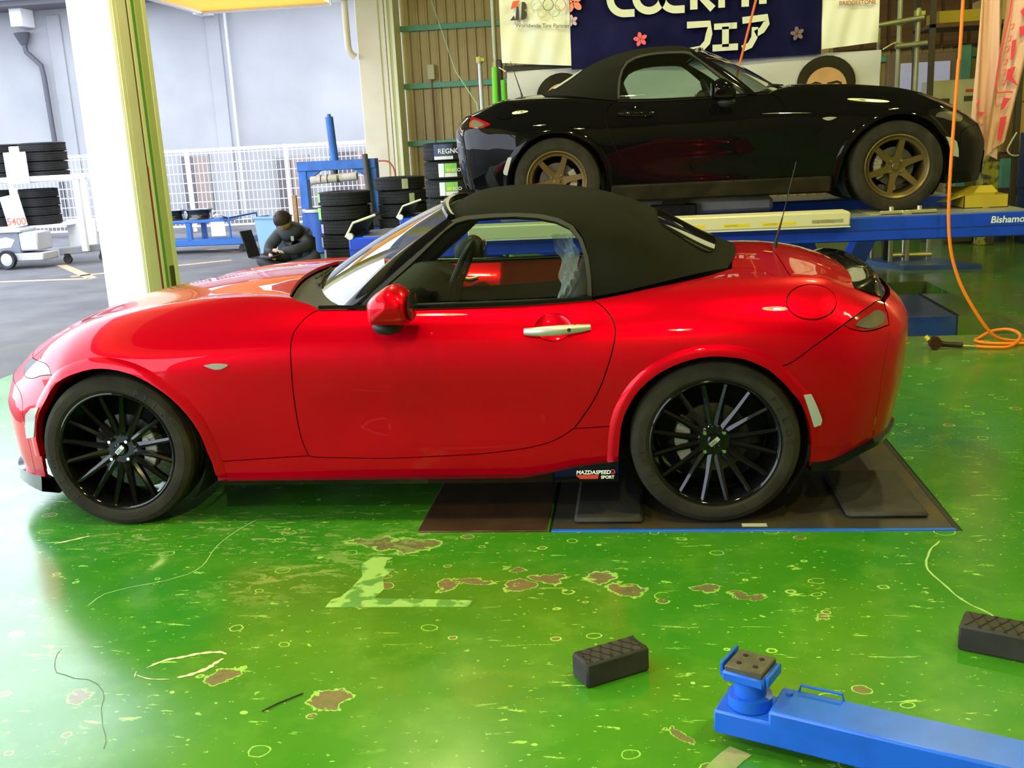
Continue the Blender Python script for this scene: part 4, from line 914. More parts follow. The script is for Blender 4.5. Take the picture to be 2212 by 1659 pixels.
for d in (.085,.62):
    mb=MB(); c=base+dx*d+dn*(.03 if d<.3 else -.01)+up*.12; mb.cyl(c,c+up*.006,.008 if d<.3 else .022,n=10); mb.build('bolt',blue_w if d>.3 else blue_l,t)
mb=MB(); mb.tube(spl([(1.045,-2.168,.004),(1.075,-2.125,.003),(1.125,-2.075,.003)],4),.0022,6); tag(mb.build('wire_offcut',M('black_wire',(.01,.01,.01),.6)),'short black wire offcut lying on the green floor','wire')
# air hose, ratchet
orange=M('orange_hose',(.85,.22,.012),.4)
hp=[(4.05,2.30,5.0),(4.02,2.30,2.1),(4.01,2.30,1.7),(3.995,2.30,1.01),(4.01,2.30,.66),(4.07,2.28,.42),(4.13,2.25,.24),(4.23,2.22,.08),(4.36,2.24,.02),(4.54,2.36,.014),(4.62,2.42,.016),(4.60,2.56,.012),(4.50,2.52,.012),(4.36,2.38,.012),(4.26,2.28,.024),(4.22,2.14,.012),(4.30,2.05,.012),(4.48,2.10,.012),(4.60,2.30,.03),(4.555,2.5,.045),(4.48,2.44,.05)]
hp=[(4.05,2.32,5.0),(4.02,2.30,2.1),(4.01,2.30,1.7),(3.995,2.30,1.01),(4.01,2.29,.66),(4.07,2.27,.42),(4.17,2.24,.22),(4.29,2.24,.06),(4.42,2.28,.012),(4.60,2.33,.012),(4.74,2.36,.012),(4.82,2.30,.012),(4.74,2.22,.012),(4.52,2.19,.012),(4.30,2.20,.012),(4.205,2.29,.012),(4.26,2.40,.012),(4.36,2.47,.04),(4.46,2.46,.05),(4.49,2.36,.04),(4.44,2.22,.03),(4.34,2.09,.014),(4.24,2.09,.012),(4.148,2.11,.015)]
mb=MB(); mb.tube(spl(hp,7),.0105,8); tag(mb.build('air_hose',orange),'bright orange air hose hanging down and looping on the floor','hose')
t=thing('air_ratchet','dark pneumatic ratchet wrench on the floor at the orange hose end','air tool',(3.905,2.135,0),-.10)
bt=M('tool_black',(.03,.025,.02),.35,.4)
mb=MB(); mb.cyl((-.01,0,.03),(.0,0,.03),.03,n=16); mb.lathe([(.0,-.035),(.036,-.035),(.04,-.02),(.04,.02),(.034,.035),(0,.035)],18,T3((.0,0,.042),(1,0,0),(0,1,0),(0,0,1))); mb.build('head',M('tool_dark_red',(.05,.018,.012),.4,.3),t)
mb=MB(); mb.tube([(.02,0,.036),(.07,0,.03),(.16,0,.024),(.165,0,.022)],[.022,.017,.019,.012],12); mb.build('handle',bt,t)
mb=MB(); mb.cyl((.165,0,.02),(.205,0,.017),.010,n=10); mb.cyl((.205,0,.017),(.245,0,.015),.008,n=10); mb.build('coupler',M('brass_coupler',(.62,.55,.25),.3,.9),t)
mb=MB(); mb.cyl((-.035,.0,.06),(-.055,.01,.082),.013,n=10); mb.build('socket',M('yellow_socket',(.7,.55,.03),.4),t)
mb=MB(); mb.tube([(3.42,5.3,5.0),(3.15,5.3,2.55),(2.98,5.3,1.9),(2.96,5.3,1.75)],.011,8); tag(mb.build('hanging_hose',M('dull_orange_hose',(.62,.13,.02),.5)),'thin orange hose hanging in front of the navy banner','hose')
# ---------------------------------------------------------------- drive-on lift under the black car
lift=thing('car_lift','blue drive-on scissor lift carrying the black roadster','car lift',(0,0,0))
top_=M('runway_top_steel',(.26,.28,.30),.4,.35,noise=(5,.35,.7),col2=(.18,.20,.23))
for y0,y1,x0,zt in ((2.585,3.245,.03,.812),(4.335,5.025,.0,.812)):
    mb=MB(); mb.box((x0,y0,zt-.165),(4.62,y1,zt-.006),.008); r=mb.build('runway',blue,lift)
    mb=MB(); mb.box((x0+.10,y0+.02,zt-.008),(4.60,y1-.02,zt),.002); mb.build('runway_top',top_,r)
    mb=MB(); mb.box((x0,y0-.004,zt-.095),(4.62,y0,zt-.089)); mb.build('seam',M('seam_dark_blue',(.006,.03,.2),.5),r)
    # end stop flap
    m1=M('flap_dark_steel',(.06,.05,.035),.45,.6); ed=M('flap_cream_edge',(.68,.66,.48),.45)
    z0=zt; pr=[(x0+.02,z0-.03),(x0-.025,z0+.0),(x0+.035,z0+.095),(x0+.20,z0+.145)]
    mb=MB(); V=[(a,y0+.03,b) for a,b in pr]+[(a,y1-.05,b) for a,b in pr]; mb.add(V,[(i,i+1,5+i,4+i) for i in range(3)]); V2=[(a+.006,y0+.03,b-.008) for a,b in pr]+[(a+.006,y1-.05,b-.008) for a,b in pr]; mb.add(V2,[(i,i+1,5+i,4+i) for i in range(3)]); f=mb.build('end_stop',m1,lift,ang=0)
    mb=MB(); mb.tube([(a,y0+.026,b) for a,b in pr],.009,6); mb.build('stop_edge',ed,f)
    mb=MB(); mb.cyl((x0+.012,y0+.028,z0+.004),(x0+.012,y0-.006,z0+.004),.024,n=14); mb.build('pivot_bolt',M('zinc_bolt',(.6,.58,.46),.35,.7),f)
    # scissor legs in the pit
    for (xa,za,xb,zb) in ((.9,-.28,3.3,.62),(3.3,-.28,.9,.62)):
        mb=MB(); yy=(y0+y1)/2+(.16 if xa<xb else -.16); mb.beam((xa,yy,za),(xb,yy,zb),.07,.14,ch=.006); mb.build('scissor_leg',blue,lift)
    mb=MB(); mb.box((.5,y0+.05,-.335),(4.4,y1-.05,-.28),.01); mb.build('base_frame',blue,lift)
mb=MB(); mb.box((.02,3.27,-.335),(4.375,4.325,.002),.004); mb.build('center_cover',M('cover_blue',(.02,.07,.26),.28,noise=(4,.4,.7),col2=(.05,.085,.2)),lift)
mb=MB(); mb.box((4.374,3.262,-.33),(4.386,4.33,.012),.002); mb.build('rubber_edge',M('matte_black_plastic'),lift)
bg_=M('beige_cover_paint',(.66,.63,.42),.4)
mb=MB(); mb.box((.9,2.475,.765),(3.435,2.70,.858),.010); cv=mb.build('jack_beam_cover',bg_,lift)
mb=MB(); mb.box((.9,2.473,.757),(3.435,2.585,.765)); mb.build('cover_lip',M('cover_lip_white',(.7,.7,.66),.4),cv)
yl=M('warning_yellow',(.75,.58,.02),.5)
for a,b in ((2.33,2.50),(2.62,2.79),(1.95,2.12),(2.87,3.09)):
    mb=MB(); mb.box((a,2.4738,.785),(b,2.4752,.805)); l=mb.build('warning_label',yl,cv)
    text_mb('CAUTION!!' ,.017,T3((a+.01,2.4733,.789),(1,0,0),(0,0,1),(0,-1,0)),.0002).build('label_lettering',M('label_ink',(.25,.20,.02),.6),l)
mb=MB(); mb.box((3.19,2.4738,.789),(3.39,2.4752,.812)); l=mb.build('capacity_label',M('label_grey',(.33,.32,.22),.5),cv)
text_mb('Cap 3,000kg',.026,T3((3.20,2.4733,.792),(1,0,0),(0,0,1),(0,-1,0)),.0002).build('label_lettering',M('label_ink'),l)
text_mb('Bishamon',.062,T3((4.345,2.5835,.738),(1,0,0),(.12,0,1),(0,-1,0)),.0004,bold=.0012).build('maker_lettering',M('lettering_white',(.82,.84,.80),.4),lift)
# jack beam under the black car
gj=M('jack_grey_white',(.50,.50,.48),.5,noise=(6,.4,.7),col2=(.35,.34,.33))
mb=MB(); mb.box((1.0,3.30,.815),(3.05,3.62,.93),.03); mb.build('center_jack',gj,lift)
for a in (1.5,2.15):
    mb=MB(); mb.box((a,3.22,.815),(a+.34,3.30,.90),.01); mb.box((a+.09,3.22,.90),(a+.26,3.30,.945),.005); mb.build('jack_rubber_block',rubr,lift)
# turn plate under the front wheel
tpm=M('turn_plate_metal',(.40,.37,.24),.4,.5)
mb=MB(); mb.box((3.60,2.66,.806),(4.03,3.1,.818),.003); tq=mb.build('turn_plate',tpm,lift)
mb=MB(); mb.box((3.66,2.63,.818),(4.02,2.66,.838),.003); mb.box((3.80,2.625,.812),(3.86,2.64,.838),.003); mb.build('plate_rail',M('turn_plate_rail',(.5,.47,.30),.35,.5),tq)
for x in (3.74,3.92):
    mb=MB(); mb.cyl((x,2.68,.83),(x,2.68,.862),.016,n=10); mb.build('locking_pin',M('zinc_bolt'),tq)
# floor plate with posts behind the lift
t=thing('lift_column_base','blue floor plate with two chrome posts behind the lift','lift base',(0,0,0))
mb=MB(); pl=[(4.30,6.55),(4.62,5.78),(5.32,5.72),(5.0,6.5)]; mb.prism(pl,0,.045); mb.build('base_plate',M('cover_blue'),t)
for x,y in ((4.78,6.45),(5.02,6.45)):
    mb=MB(); mb.cyl((x,y,.04),(x,y,.70),.024,n=12); mb.build('post',M('chrome_post',(.5,.5,.42),.25,.8),t)
mb=MB(); mb.cyl((4.62,6.28,.09),(5.0,6.27,.09),.024,n=10); mb.build('hinge_bar',M('hinge_bar_metal',(.55,.52,.20),.35,.6),t)
mb=MB(); mb.box((4.53,6.25,.04),(4.60,6.33,.70),.006); mb.build('column',bt,t)
mb=MB(); mb.beam((4.05,5.6,.02),(4.42,6.2,.50),.08,.34,ch=.01); mb.build('gusset',blue,t)
mb=MB(); mb.grid(lambda a,b:(3.08+.42*a,3.35+.25*b,.60-.07*b-.02*math.sin(a*5)),8,4); tag(mb.build('paper_sheet',M('white_sheet',(.62,.62,.55),.6)),'crumpled white sheet hanging under the blue runway','sheet')
bx_=M('yellow_card',(.42,.32,.02),.6)
t=thing('cardboard_box','open yellow cardboard box on the blue runway by the black nose','box',(4.41,3.02,.813))
for nm,a,b in (('front_side',(-.145,-.13,0),(.145,-.125,.085)),('back_side',(-.145,.125,0),(.145,.13,.085)),('end_side',(-.145,-.13,0),(-.14,.13,.085)),('end_side',(.14,-.13,0),(.145,.13,.085)),('bottom',(-.145,-.13,0),(.145,.13,.004))):
    mb=MB(); mb.box(a,b); mb.build(nm,bx_,t)
mb=MB(); V=[(-.14,.13,.085),(.16,.13,.085),(.14,.20,.13),(-.18,.22,.13)]; mb.add(V,[(0,1,2,3)]); mb.build('flap',bx_,t)
mb=MB(); V=[(-.145,-.13,.085),(-.145,.13,.085),(-.26,.12,.03),(-.26,-.12,.05)]; mb.add(V,[(0,1,2,3)]); mb.build('flap',bx_,t)
mb=MB(); mb.box((-.02,-.1315,.0),(.02,-.1305,.10)); mb.build('tape',M('brown_tape',(.42,.30,.03),.4),t)
# ---------------------------------------------------------------- tires, yard things, person
rubb=M('stack_tire_rubber',(.018,.018,.019),.7,spec=.25,bump=(50,.3,.006),noise=(8,.4,.8),col2=(.03,.03,.031))
def tire_mesh(ro,wd,rb):
    mb=MB(); mb.lathe(tire_prof(ro,rb,wd/2)+[(rb-.004,0)],56)
    n=64
    for k in range(n):  # shoulder blocks
        a=2*math.pi*k/n; c,s_=math.cos(a),math.sin(a)
        for y in (-.36*wd,.36*wd): mb.obox(((ro-.002)*c,y,(ro-.002)*s_),(.0045,.075*wd,ro*math.pi/n*.72),Vector((c,0,s_)),Vector((0,1,0)),Vector((-s_,0,c)))
    return mb.mesh('tire',rubb,30)
TM={}
stk=lambda n,c:M(n,c,.5)
def sticker_mesh(key,ro,a0,a1,y0,y1,m_):
    mb=MB(); mb.grid(lambda a,b:((ro+.004)*math.cos(a0+(a1-a0)*a),y0+(y1-y0)*b,(ro+.004)*math.sin(a0+(a1-a0)*a)),6,1); return mb.mesh('sticker',m_,80)
def tire_thing(x,y,z,ro,wd,rb,label,group,stickers=(),tilt=(0,0)):
    k=(ro,wd,rb)
    if k not in TM: TM[k]=tire_mesh(*k)
    o=place('tire',TM[k],None,(x,y,z+wd*.51),(math.pi/2+tilt[0],tilt[1],0)); tag(o,label,'tire',group)
    for (a0,a1,y0,y1,m_) in stickers: place('sticker',sticker_mesh('s',ro,math.radians(a0),math.radians(a1),y0*wd,y1*wd,m_),o)
    return o
ORD=['bottom','second','third','fourth','fifth','sixth','top']
g_=stk('sticker_green',(.25,.62,.12)); w_=stk('sticker_white',(.75,.75,.72)); p_=stk('sticker_purple',(.45,.38,.70)); y_=stk('sticker_cream',(.55,.55,.33)); gr_=stk('sticker_grey',(.30,.31,.34))
for i in range(5):
    st={4:[(140,156,-.2,.42,g_)],3:[(136,155,-.42,.42,g_)],2:[(138,154,-.40,.25,p_)],1:[(140,152,-.42,.3,gr_)],0:[(138,153,-.45,.42,gr_)]}[i]
    tire_thing(-1.68+(.02,-.005,.015,-.01,.0)[i],8.55+(.0,.01,-.01,.0,.012)[i],i*.178,.335,.175,.205,f'black tire {ORD[i] if i<4 else "on top"} in the stack of five beside the seated person' if i else 'black tire at the bottom of the stack of five beside the seated person','tires in the stack beside the seated person',st)
for i in range(6):
    st=[(58,72,-.38,.38,y_)] if i==5 else ([(52,64,-.4,.3,y_)] if i==4 else [])
    tire_thing(-1.0+(.03,-.01,.0,.012,.02,-.02)[i],8.9,i*.172,.33,.165,.205,('black tire at the bottom of' if i==0 else f'black tire {ORD[i]} from the floor in' if i<5 else 'black tire lying on top of')+' the middle stack by the cream pillar','tires in the middle stack',st)
for i in range(7):
    st=[(97,109,-.36,.38,w_),(72,96,-.12,.38,g_),(72,96,-.36,-.14,w_)] if 2<=i<6 else []
    o=tire_thing(-.02,7.3,i*.205,.325,.20,.2,('black tire at the bottom of' if i==0 else f'labelled black tire {ORD[i]} from the floor in' if i<6 else 'tire with dark blue wrapper on top of')+' the tall stack behind the black car','tires in the tall stack',st)
    if i==6:
        place('wrapper_label',sticker_mesh('s',.325,math.radians(117),math.radians(78),-.05,.08,M('wrapper_navy',(.03,.04,.13),.3)),o)
        place('wrapper_label',sticker_mesh('s',.325,math.radians(117),math.radians(78),-.085,-.05,M('wrapper_white',(.7,.72,.75),.4)),o)
        text_mb('REGNO',.075,T3((-.10,-.02,.3315),(1,0,0),(0,1,0),(0,0,1)),.001,bold=.001).build('label_lettering',M('lettering_white'),o)
    elif i>=2:
        text_mb('ECO',.05,T3((.045,-.015,.3275),(.985,0,-.17),(0,1,0),(.17,0,.985)),.001,bold=.001).build('label_lettering',M('lettering_white'),o)
        mb=MB(); mb.lathe([(0,0),(.03,0)],14,T3((.012,.005,.331),(1,0,0),(0,0,1),(0,.6,0))); mb.build('label_dot',M('sticker_yellow',(.65,.62,.05),.5),o)
# shop press
t=thing('shop_press','blue steel shop press frame with tall cylinder standing in the yard','press',(0,0,0))
pb=M('press_blue',(.03,.16,.55),.45,noise=(5,.4,.75),col2=(.02,.09,.36))
for x,m_ in ((-2.82,pb),(-1.76,pb)):
    mb=MB(); mb.box((x-.065,10.42,0),(x+.065,10.58,1.25),.01); mb.build('upright',m_,t)
    mb=MB(); mb.box((x-.12,10.05,-.01),(x+.12,10.95,.05),.01); mb.build('foot',m_,t)
mb=MB(); mb.box((-2.89,10.40,1.12),(-1.70,10.60,1.26),.01); mb.add([(-2.76,10.44,1.12),(-2.55,10.44,1.12),(-2.76,10.44,.98),(-2.76,10.56,1.12),(-2.55,10.56,1.12),(-2.76,10.56,.98)],[(0,1,2),(3,5,4),(0,3,4,1),(1,4,5,2),(2,5,3,0)]); mb.add([(-1.83,10.44,1.12),(-2.05,10.44,1.12),(-1.83,10.44,.98),(-1.83,10.56,1.12),(-2.05,10.56,1.12),(-1.83,10.56,.98)],[(0,2,1),(3,4,5),(0,1,4,3),(1,2,5,4),(2,0,3,5)]); mb.build('crossbeam',pb,t,ang=0)
mb=MB(); mb.cyl((-2.33,10.5,1.24),(-2.36,10.5,1.88),.058,n=16); mb.cyl((-2.36,10.5,1.86),(-2.36,10.5,1.92),.03,n=10); mb.build('ram_cylinder',pb,t)
mb=MB(); mb.cyl((-2.33,10.5,.98),(-2.33,10.5,1.13),.035,n=12); mb.build('ram',bt,t)
wo=M('wrapped_timber',(.50,.46,.30),.8,noise=(7,.4,.6),col2=(.62,.55,.52))
mb=MB(); mb.cyl((-2.68,10.38,.985),(-1.98,10.38,1.02),.06,n=10); mb.build('wrapped_bar',wo,t)
for x in (-2.52,-2.42,-2.27,-2.25): 
    mb=MB(); mb.lathe([(.064,-.006),(.064,.006)],12,T3((x,10.38,1.0),(0,1,0),(1,0,0),(0,0,1))); mb.build('strap',bt,t)
mb=MB(); mb.cyl((-1.80,10.36,.45),(-1.84,10.36,1.33),.045,n=10); mb.build('hydraulic_pump',M('pump_grime',(.12,.11,.11),.6,.4),t)
mb=MB(); mb.box((-1.95,10.3,.28),(-1.4,10.7,.50),.02); mb.build('pump_tank',bt,t)
mb=MB(); mb.tube(spl([(-1.66,10.4,1.22),(-1.5,10.4,1.2),(-1.42,10.4,1.05),(-1.45,10.4,.8),(-1.55,10.4,.6)],5),.012,6); mb.build('red_cable',M('red_cable',(.6,.10,.05),.5),t)
def tub(name,label,x,y,r0,r1,h,m_,cat,rimm):
    t=thing(name,label,cat,(x,y,0)); mb=MB(); mb.lathe([(.0,.005),(r0,.005),(r1,h),(r1-.012,h),(r0-.012,.02),(0,.02)],28,T3((0,0,0),(1,0,0),(0,0,1),(0,-1,0))); mb.build('body',m_,t)
    mb=MB(); mb.lathe([(r1-.014,h-.03),(r1+.02,h-.03),(r1+.024,h),(r1+.02,h+.012),(r1-.014,h+.012)],28,T3((0,0,0),(1,0,0),(0,0,1),(0,-1,0))); mb.build('rim',rimm,t); return t
tub('drum','blue plastic drum with pale rim behind the seated person',0,0,.16,.2,.6,M('drum_blue',(.05,.13,.45),.45),'drum',M('drum_rim',(.55,.55,.50),.5)).location=(-2.42,9.75,0)
bin_=thing('storage_bin','light blue plastic bin by the mesh fence','bin',(-3.02,9.52,0)); lb=M('light_blue_plastic',(.20,.36,.55),.45)
mb=MB(); mb.lathe([(.0,.01),(.20,.01),(.25,.52),(.28,.525),(.285,.55),(.24,.555),(.19,.03),(0,.03)],4,T3((0,0,0),(.9,.44,0),(0,0,1),(-.5,.86,0))); mb.build('body',lb,bin_,ang=0)
mb=MB(); mb.box((-.03,-.03,0),(.03,.03,.82),.004); tag(mb.build('wooden_post',M('post_wood',(.42,.24,.10),.7,noise=(10,.3,.7),col2=(.30,.16,.06)),loc=(-2.68,9.55,0)),'short brown wooden post leaning beside the blue drum','post')
# trolley
t=thing('trolley','blue steel flat trolley carrying two black rims outside','trolley',(0,0,0)); tb=M('trolley_blue',(.02,.12,.42),.4)
mb=MB(); mb.box((-5.5,10.3,.10),(-3.72,10.9,.20),.01); mb.build('deck',tb,t)
mb=MB(); mb.box((-5.5,10.3,.44),(-4.05,10.9,.485),.008); mb.build('shelf',tb,t)
for x,y in ((-4.62,10.33),(-4.62,10.87),(-5.4,10.33),(-5.4,10.87)):
    mb=MB(); mb.box((x-.04,y-.03,.18),(x+.04,y+.03,.46),.006); mb.build('upright',tb,t)
mb=MB(); mb.tube([(-3.98,10.32,.18),(-3.98,10.32,.50),(-3.76,10.88,.53),(-3.74,10.88,.18)],.018,8); mb.build('handle',tb,t)
for x,y in ((-3.85,10.4),(-3.85,10.82),(-5.3,10.4)):
    mb=MB(); mb.lathe([(0,-.02),(.048,-.02),(.05,0),(.048,.02),(0,.02)],14,T3((x,y,.04))); mb.box((x-.02,y-.03,.05),(x+.02,y+.03,.11)); mb.build('caster',bt,t)
def rim_(x,y,z,label):
    mb=MB(); mb.lathe([(.17,-.07),(.205,-.075),(.208,-.07),(.19,-.05),(.175,0),(.19,.05),(.208,.07),(.2,.075),(.16,.06)],30,T3((x,y,z),(1,0,0),(0,0,1),(0,-1,0))); mb.lathe([(0,.03),(.05,.04),(.165,.055)],12,T3((x,y,z),(1,0,0),(0,0,1),(0,-1,0)))
    tag(mb.build('alloy_wheel',M('black_rim',(.01,.01,.012),.25,coat=.5)),label,'rim','bare rims on the trolley')
rim_(-4.99,10.6,.56,'black bare rim lying on the blue trolley shelf next to the white pillar'); rim_(-4.55,10.6,.56,'black bare rim on the blue trolley shelf next to the papers')
mb=MB(); mb.grid(lambda a,b:(-4.28+.36*a,10.42+.3*b,.49+.05*math.sin(a*5+b*3)*(1-a)+.02),6,4); tag(mb.build('paper_pile',M('pinkish_paper',(.75,.58,.50),.7)),'loose pinkish papers on the end of the blue trolley','papers')
mb=MB(); mb.box((-4.26,10.285,.24),(-4.04,10.292,.45)); tag(mb.build('paper_note',M('white_paper',(.78,.78,.75),.6)),'white paper notice taped to the blue trolley end','notice')
# fence
t=thing('mesh_fence','white welded mesh fence along the back of the yard','fence',(0,0,0)); wf=M('fence_white',(.86,.87,.90),.4)
FY=14.6
for x in (-10.1,-8.3,-6.42,-4.47,-2.7):
    mb=MB(); mb.cyl((x,FY,0),(x,FY,1.56),.035,n=10); mb.build('post',wf,t)
for z in (1.52,.10): 
    mb=MB(); mb.cyl((-11.2,FY-.03,z),(-2.5,FY-.03,z),.032 if z>1 else .022,n=10); mb.build('rail',wf,t)
mb=MB()
for k in range(int(8.7/.085)): mb.beam((-11.2+k*.085,FY-.05,.10),(-11.2+k*.085,FY-.05,1.52),.008,.008)
for k in range(8): mb.beam((-11.2,FY-.058,.20+k*.18),(-2.5,FY-.058,.20+k*.18),.008,.013)
tag(mb.build('wire_mesh',wf,t,ang=0),kind='stuff')
# tire rack outside
t=thing('tire_rack','white steel rack on casters holding tires in the yard','rack',(0,0,0))
mb=MB(); mb.box((-8.2,9.5,1.18),(-5.70,9.56,1.255),.008); mb.build('beam',wf,t)
mb=MB(); mb.box((-8.2,10.2,1.18),(-5.85,10.26,1.255),.008); mb.build('beam',wf,t)
mb=MB(); mb.box((-8.2,9.56,1.16),(-6.15,10.2,1.18)); mb.build('shelf',wf,t)
mb=MB(); mb.box((-8.2,9.56,.53),(-6.2,10.2,.555)); mb.build('shelf',wf,t)
for x,y in ((-5.86,9.53),(-6.12,10.2)):
    mb=MB(); mb.box((x-.045,y-.03,.16),(x+.045,y+.03,1.2),.006); mb.build('post',wf,t)
mb=MB(); mb.beam((-6.25,9.50,.17),(-5.62,9.80,.20),.09,.10,ch=.008); mb.build('base_beam',M('rack_grey',(.20,.21,.23),.5),t)
mb=MB(); mb.box((-6.35,9.95,.12),(-5.9,10.0,.60),.01); mb.build('side_panel',wf,t)
for x,y in ((-5.72,9.74),(-6.15,9.52)):
    mb=MB(); mb.lathe([(0,-.025),(.06,-.025),(.065,0),(.06,.025),(0,.025)],16,T3((x,y,.055))); mb.box((x-.03,y-.035,.06),(x+.03,y+.035,.14)); mb.build('caster',bt,t)
for j,(x,zz,n,wd,nm) in enumerate(((-6.50,1.185,4,.135,'upper shelf behind the blank white sign'),(-7.16,1.185,4,.135,'upper shelf at the left picture edge'),(-6.70,.56,4,.128,'lower shelf right of the price sign'),(-7.32,.56,4,.128,'lower shelf at the left picture edge'))):
    for i in range(n):
        tire_thing(x+(.006,-.006,.004,0)[i],9.88,zz+i*wd,.32 if j<2 else .30,wd*.98,.2,f'{("bottom","second lowest","second highest","topmost")[i]} tire of the pile on the rack {nm}','tires piled on the outdoor rack')
t=thing('price_sign','blank white card sign in front of the upper rack tires','sign',(0,0,0))
mb=MB(); mb.box((-6.86,9.46,1.16),(-6.52,9.475,1.60),.004); mb.build('card',wf,t); mb=MB(); mb.box((-6.76,9.45,1.58),(-6.62,9.50,1.68),.01); mb.build('clip',wf,t)
text_mb('SALE',.05,T3((-6.75,9.458,1.54),(1,0,0),(0,0,1),(0,-1,0)),.0005).build('faint_lettering',M('faint_pink',(.75,.55,.58),.6),t)
t=thing('price_sign','pale blue price sign with red numerals on the lower rack tires','sign',(-6.80,9.46,.55),0)
mb=MB(); mb.box((-.15,-.008,.0),(.15,.008,.46),.004); mb.build('card',M('sign_pale_blue',(.55,.72,.82),.5),t).rotation_euler=(.0,-.16,0)
mb=MB(); mb.box((-.05,-.02,.42),(.07,.02,.55),.01); mb.build('clip',wf,t)
text_mb('5400',.15,T3((-.165,-.0095,.03),(1,0,0),(0,0,1),(0,-1,0)),.0008,bold=.003).build('numerals',M('price_red',(.75,.12,.06),.5),t)
# white utility cart
cw_=M('cart_white',(.42,.43,.46),.5)
t=thing('utility_cart','white wheeled utility cart with grey panel below the tire rack','cart',(0,0,0))
mb=MB(); mb.box((-8.2,9.05,.20),(-6.55,9.40,.52),.02); mb.build('body',M('cart_grey',(.16,.17,.22),.5),t)
mb=MB(); mb.box((-6.56,9.04,.24),(-6.28,9.41,.50),.02); mb.build('end_box',cw_,t)
mb=MB(); mb.box((-8.2,9.02,.50),(-6.50,9.42,.545),.01); mb.build('lid',cw_,t)
mb=MB(); mb.box((-8.2,9.02,.10),(-6.22,9.42,.21),.015); mb.build('chassis',cw_,t)
for pl in ([(-7.25,.28),(-7.05,.26),(-6.98,.38),(-7.1,.45),(-7.28,.42)],[(-6.93,.28),(-6.70,.30),(-6.63,.40),(-6.75,.44),(-6.9,.42),(-6.86,.36)]):
    mb=MB(); mb.prism(pl,0,.003,XZ(9.05)); mb.build('white_patch',wf,t,ang=0)
mb=MB(); mb.lathe([(.09,-.03),(.125,-.035),(.135,0),(.125,.035),(.09,.03)],28,T3((-6.74,8.98,.135)),closed=True); mb.build('cart_tire',M('matte_black_plastic'),t)
mb=MB(); mb.lathe([(0,-.03),(.06,-.03),(.1,-.02),(.1,.02),(0,.02)],20,T3((-6.74,8.98,.135))); mb.build('wheel_disc',cw_,t)
# ---------------------------------------------------------------- seated person
px,py=-2.22,8.02
person=thing('person','person in dark jacket sitting cross-legged on the ground looking down at a laptop','person',(px,py,0))
jk=M('dark_jacket',(.022,.024,.028),.7,noise=(6,.4,.7),col2=(.035,.037,.042)); skn=M('skin',(.50,.30,.20),.55); hair=M('dark_brown_hair',(.025,.014,.010),.5,bump=(90,.4,.006))
def skin(name,V,E_,Rr,mat,parent,root=0,sub=2):
    me=bpy.data.meshes.new(name); me.from_pydata(V,E_,[]); o=place(name,me,parent); sk=o.modifiers.new('s','SKIN'); sk.use_smooth_shade=True
    d=me.skin_vertices[0].data if me.skin_vertices else None
    if d is None:
        bm=bmesh.new(); bm.from_mesh(me); bm.verts.layers.skin.verify(); bm.to_mesh(me); bm.free(); d=me.skin_vertices[0].data
    for i,r in enumerate(Rr): d[i].radius=(r,r) if not isinstance(r,tuple) else r; d[i].use_root=(i==root)
    ss_=o.modifiers.new('u','SUBSURF'); ss_.levels=sub; ss_.render_levels=sub; me.materials.append(mat); return o
V=[(0.05,.10,.14),(.02,.07,.30),(-.02,.0,.43),(-.03,-.06,.50),(-.02,-.10,.56),   # spine 0-4
   (-.17,-.03,.42),(-.28,-.10,.29),(-.26,-.26,.20),(-.17,-.36,.23),               # near-left arm 5-8
   (.14,-.05,.41),(.23,-.15,.27),(.10,-.32,.24),(-.05,-.37,.24),                  # other arm 9-12
   (-.08,.06,.12),(-.42,-.18,.12),(-.15,-.36,.06),(-.02,-.36,.05),                 # left leg 13-16
   (.17,.06,.12),(.34,-.22,.12),(.10,-.30,.06),(-.05,-.26,.05)]                   # right leg
E_=[(0,1),(1,2),(2,3),(3,4),(3,5),(5,6),(6,7),(7,8),(3,9),(9,10),(10,11),(11,12),(0,13),(13,14),(14,15),(15,16),(0,17),(17,18),(18,19),(19,20)]
Rr=[.165,.17,.165,.12,.06,.085,.085,.068,.046,.085,.085,.068,.046,.11,.085,.06,.045,.11,.085,.06,.045]
skin('body',V,E_,Rr,jk,person)
def head_fn(a,b):
    th=2*math.pi*a; ph=math.pi*b; x=.078*math.sin(ph)*math.cos(th); y=.098*math.sin(ph)*math.sin(th); z=.118*math.cos(ph)
    if y<0 and z<0: x*=1-.25*(-z/.118); 
    if y<-.06: y-=.022*max(0,1-abs(x)/.018)*max(0,1-abs(z+.02)/.035)+ -.006*max(0,1-abs(abs(x)-.03)/.015)*max(0,1-abs(z-.005)/.015)
    return (x,y,z)
hd=MB().grid(head_fn,32,20,closeu=True).build('head',skn,person,ang=80); hd.location=(-.05,-.20,.60); hd.rotation_euler=(1.15,0,-.40); hd.scale=(1.12,1.12,1.12)
for sd in (1,-1):
    mb=MB(); mb.lathe([(0,.006),(.016,.005),(.022,-.004),(.012,-.010),(0,-.008)],12,T3((.078*sd,.005,-.01),(0,.7,0),(sd,0,0),(0,0,1.4))); mb.build('ear',skn,hd)
    mb=MB(); mb.lathe([(0,-.004),(.009,-.001),(.010,.003)],10,T3((.030*sd,-.086,.006))); mb.build('eye',M('eye_dark',(.02,.015,.012),.3),hd)
mb=MB(); mb.beam((-.022,-.082,-.062),(.022,-.082,-.062),.006,.007,ch=.002); mb.build('mouth',M('lips',(.40,.18,.15),.5),hd)
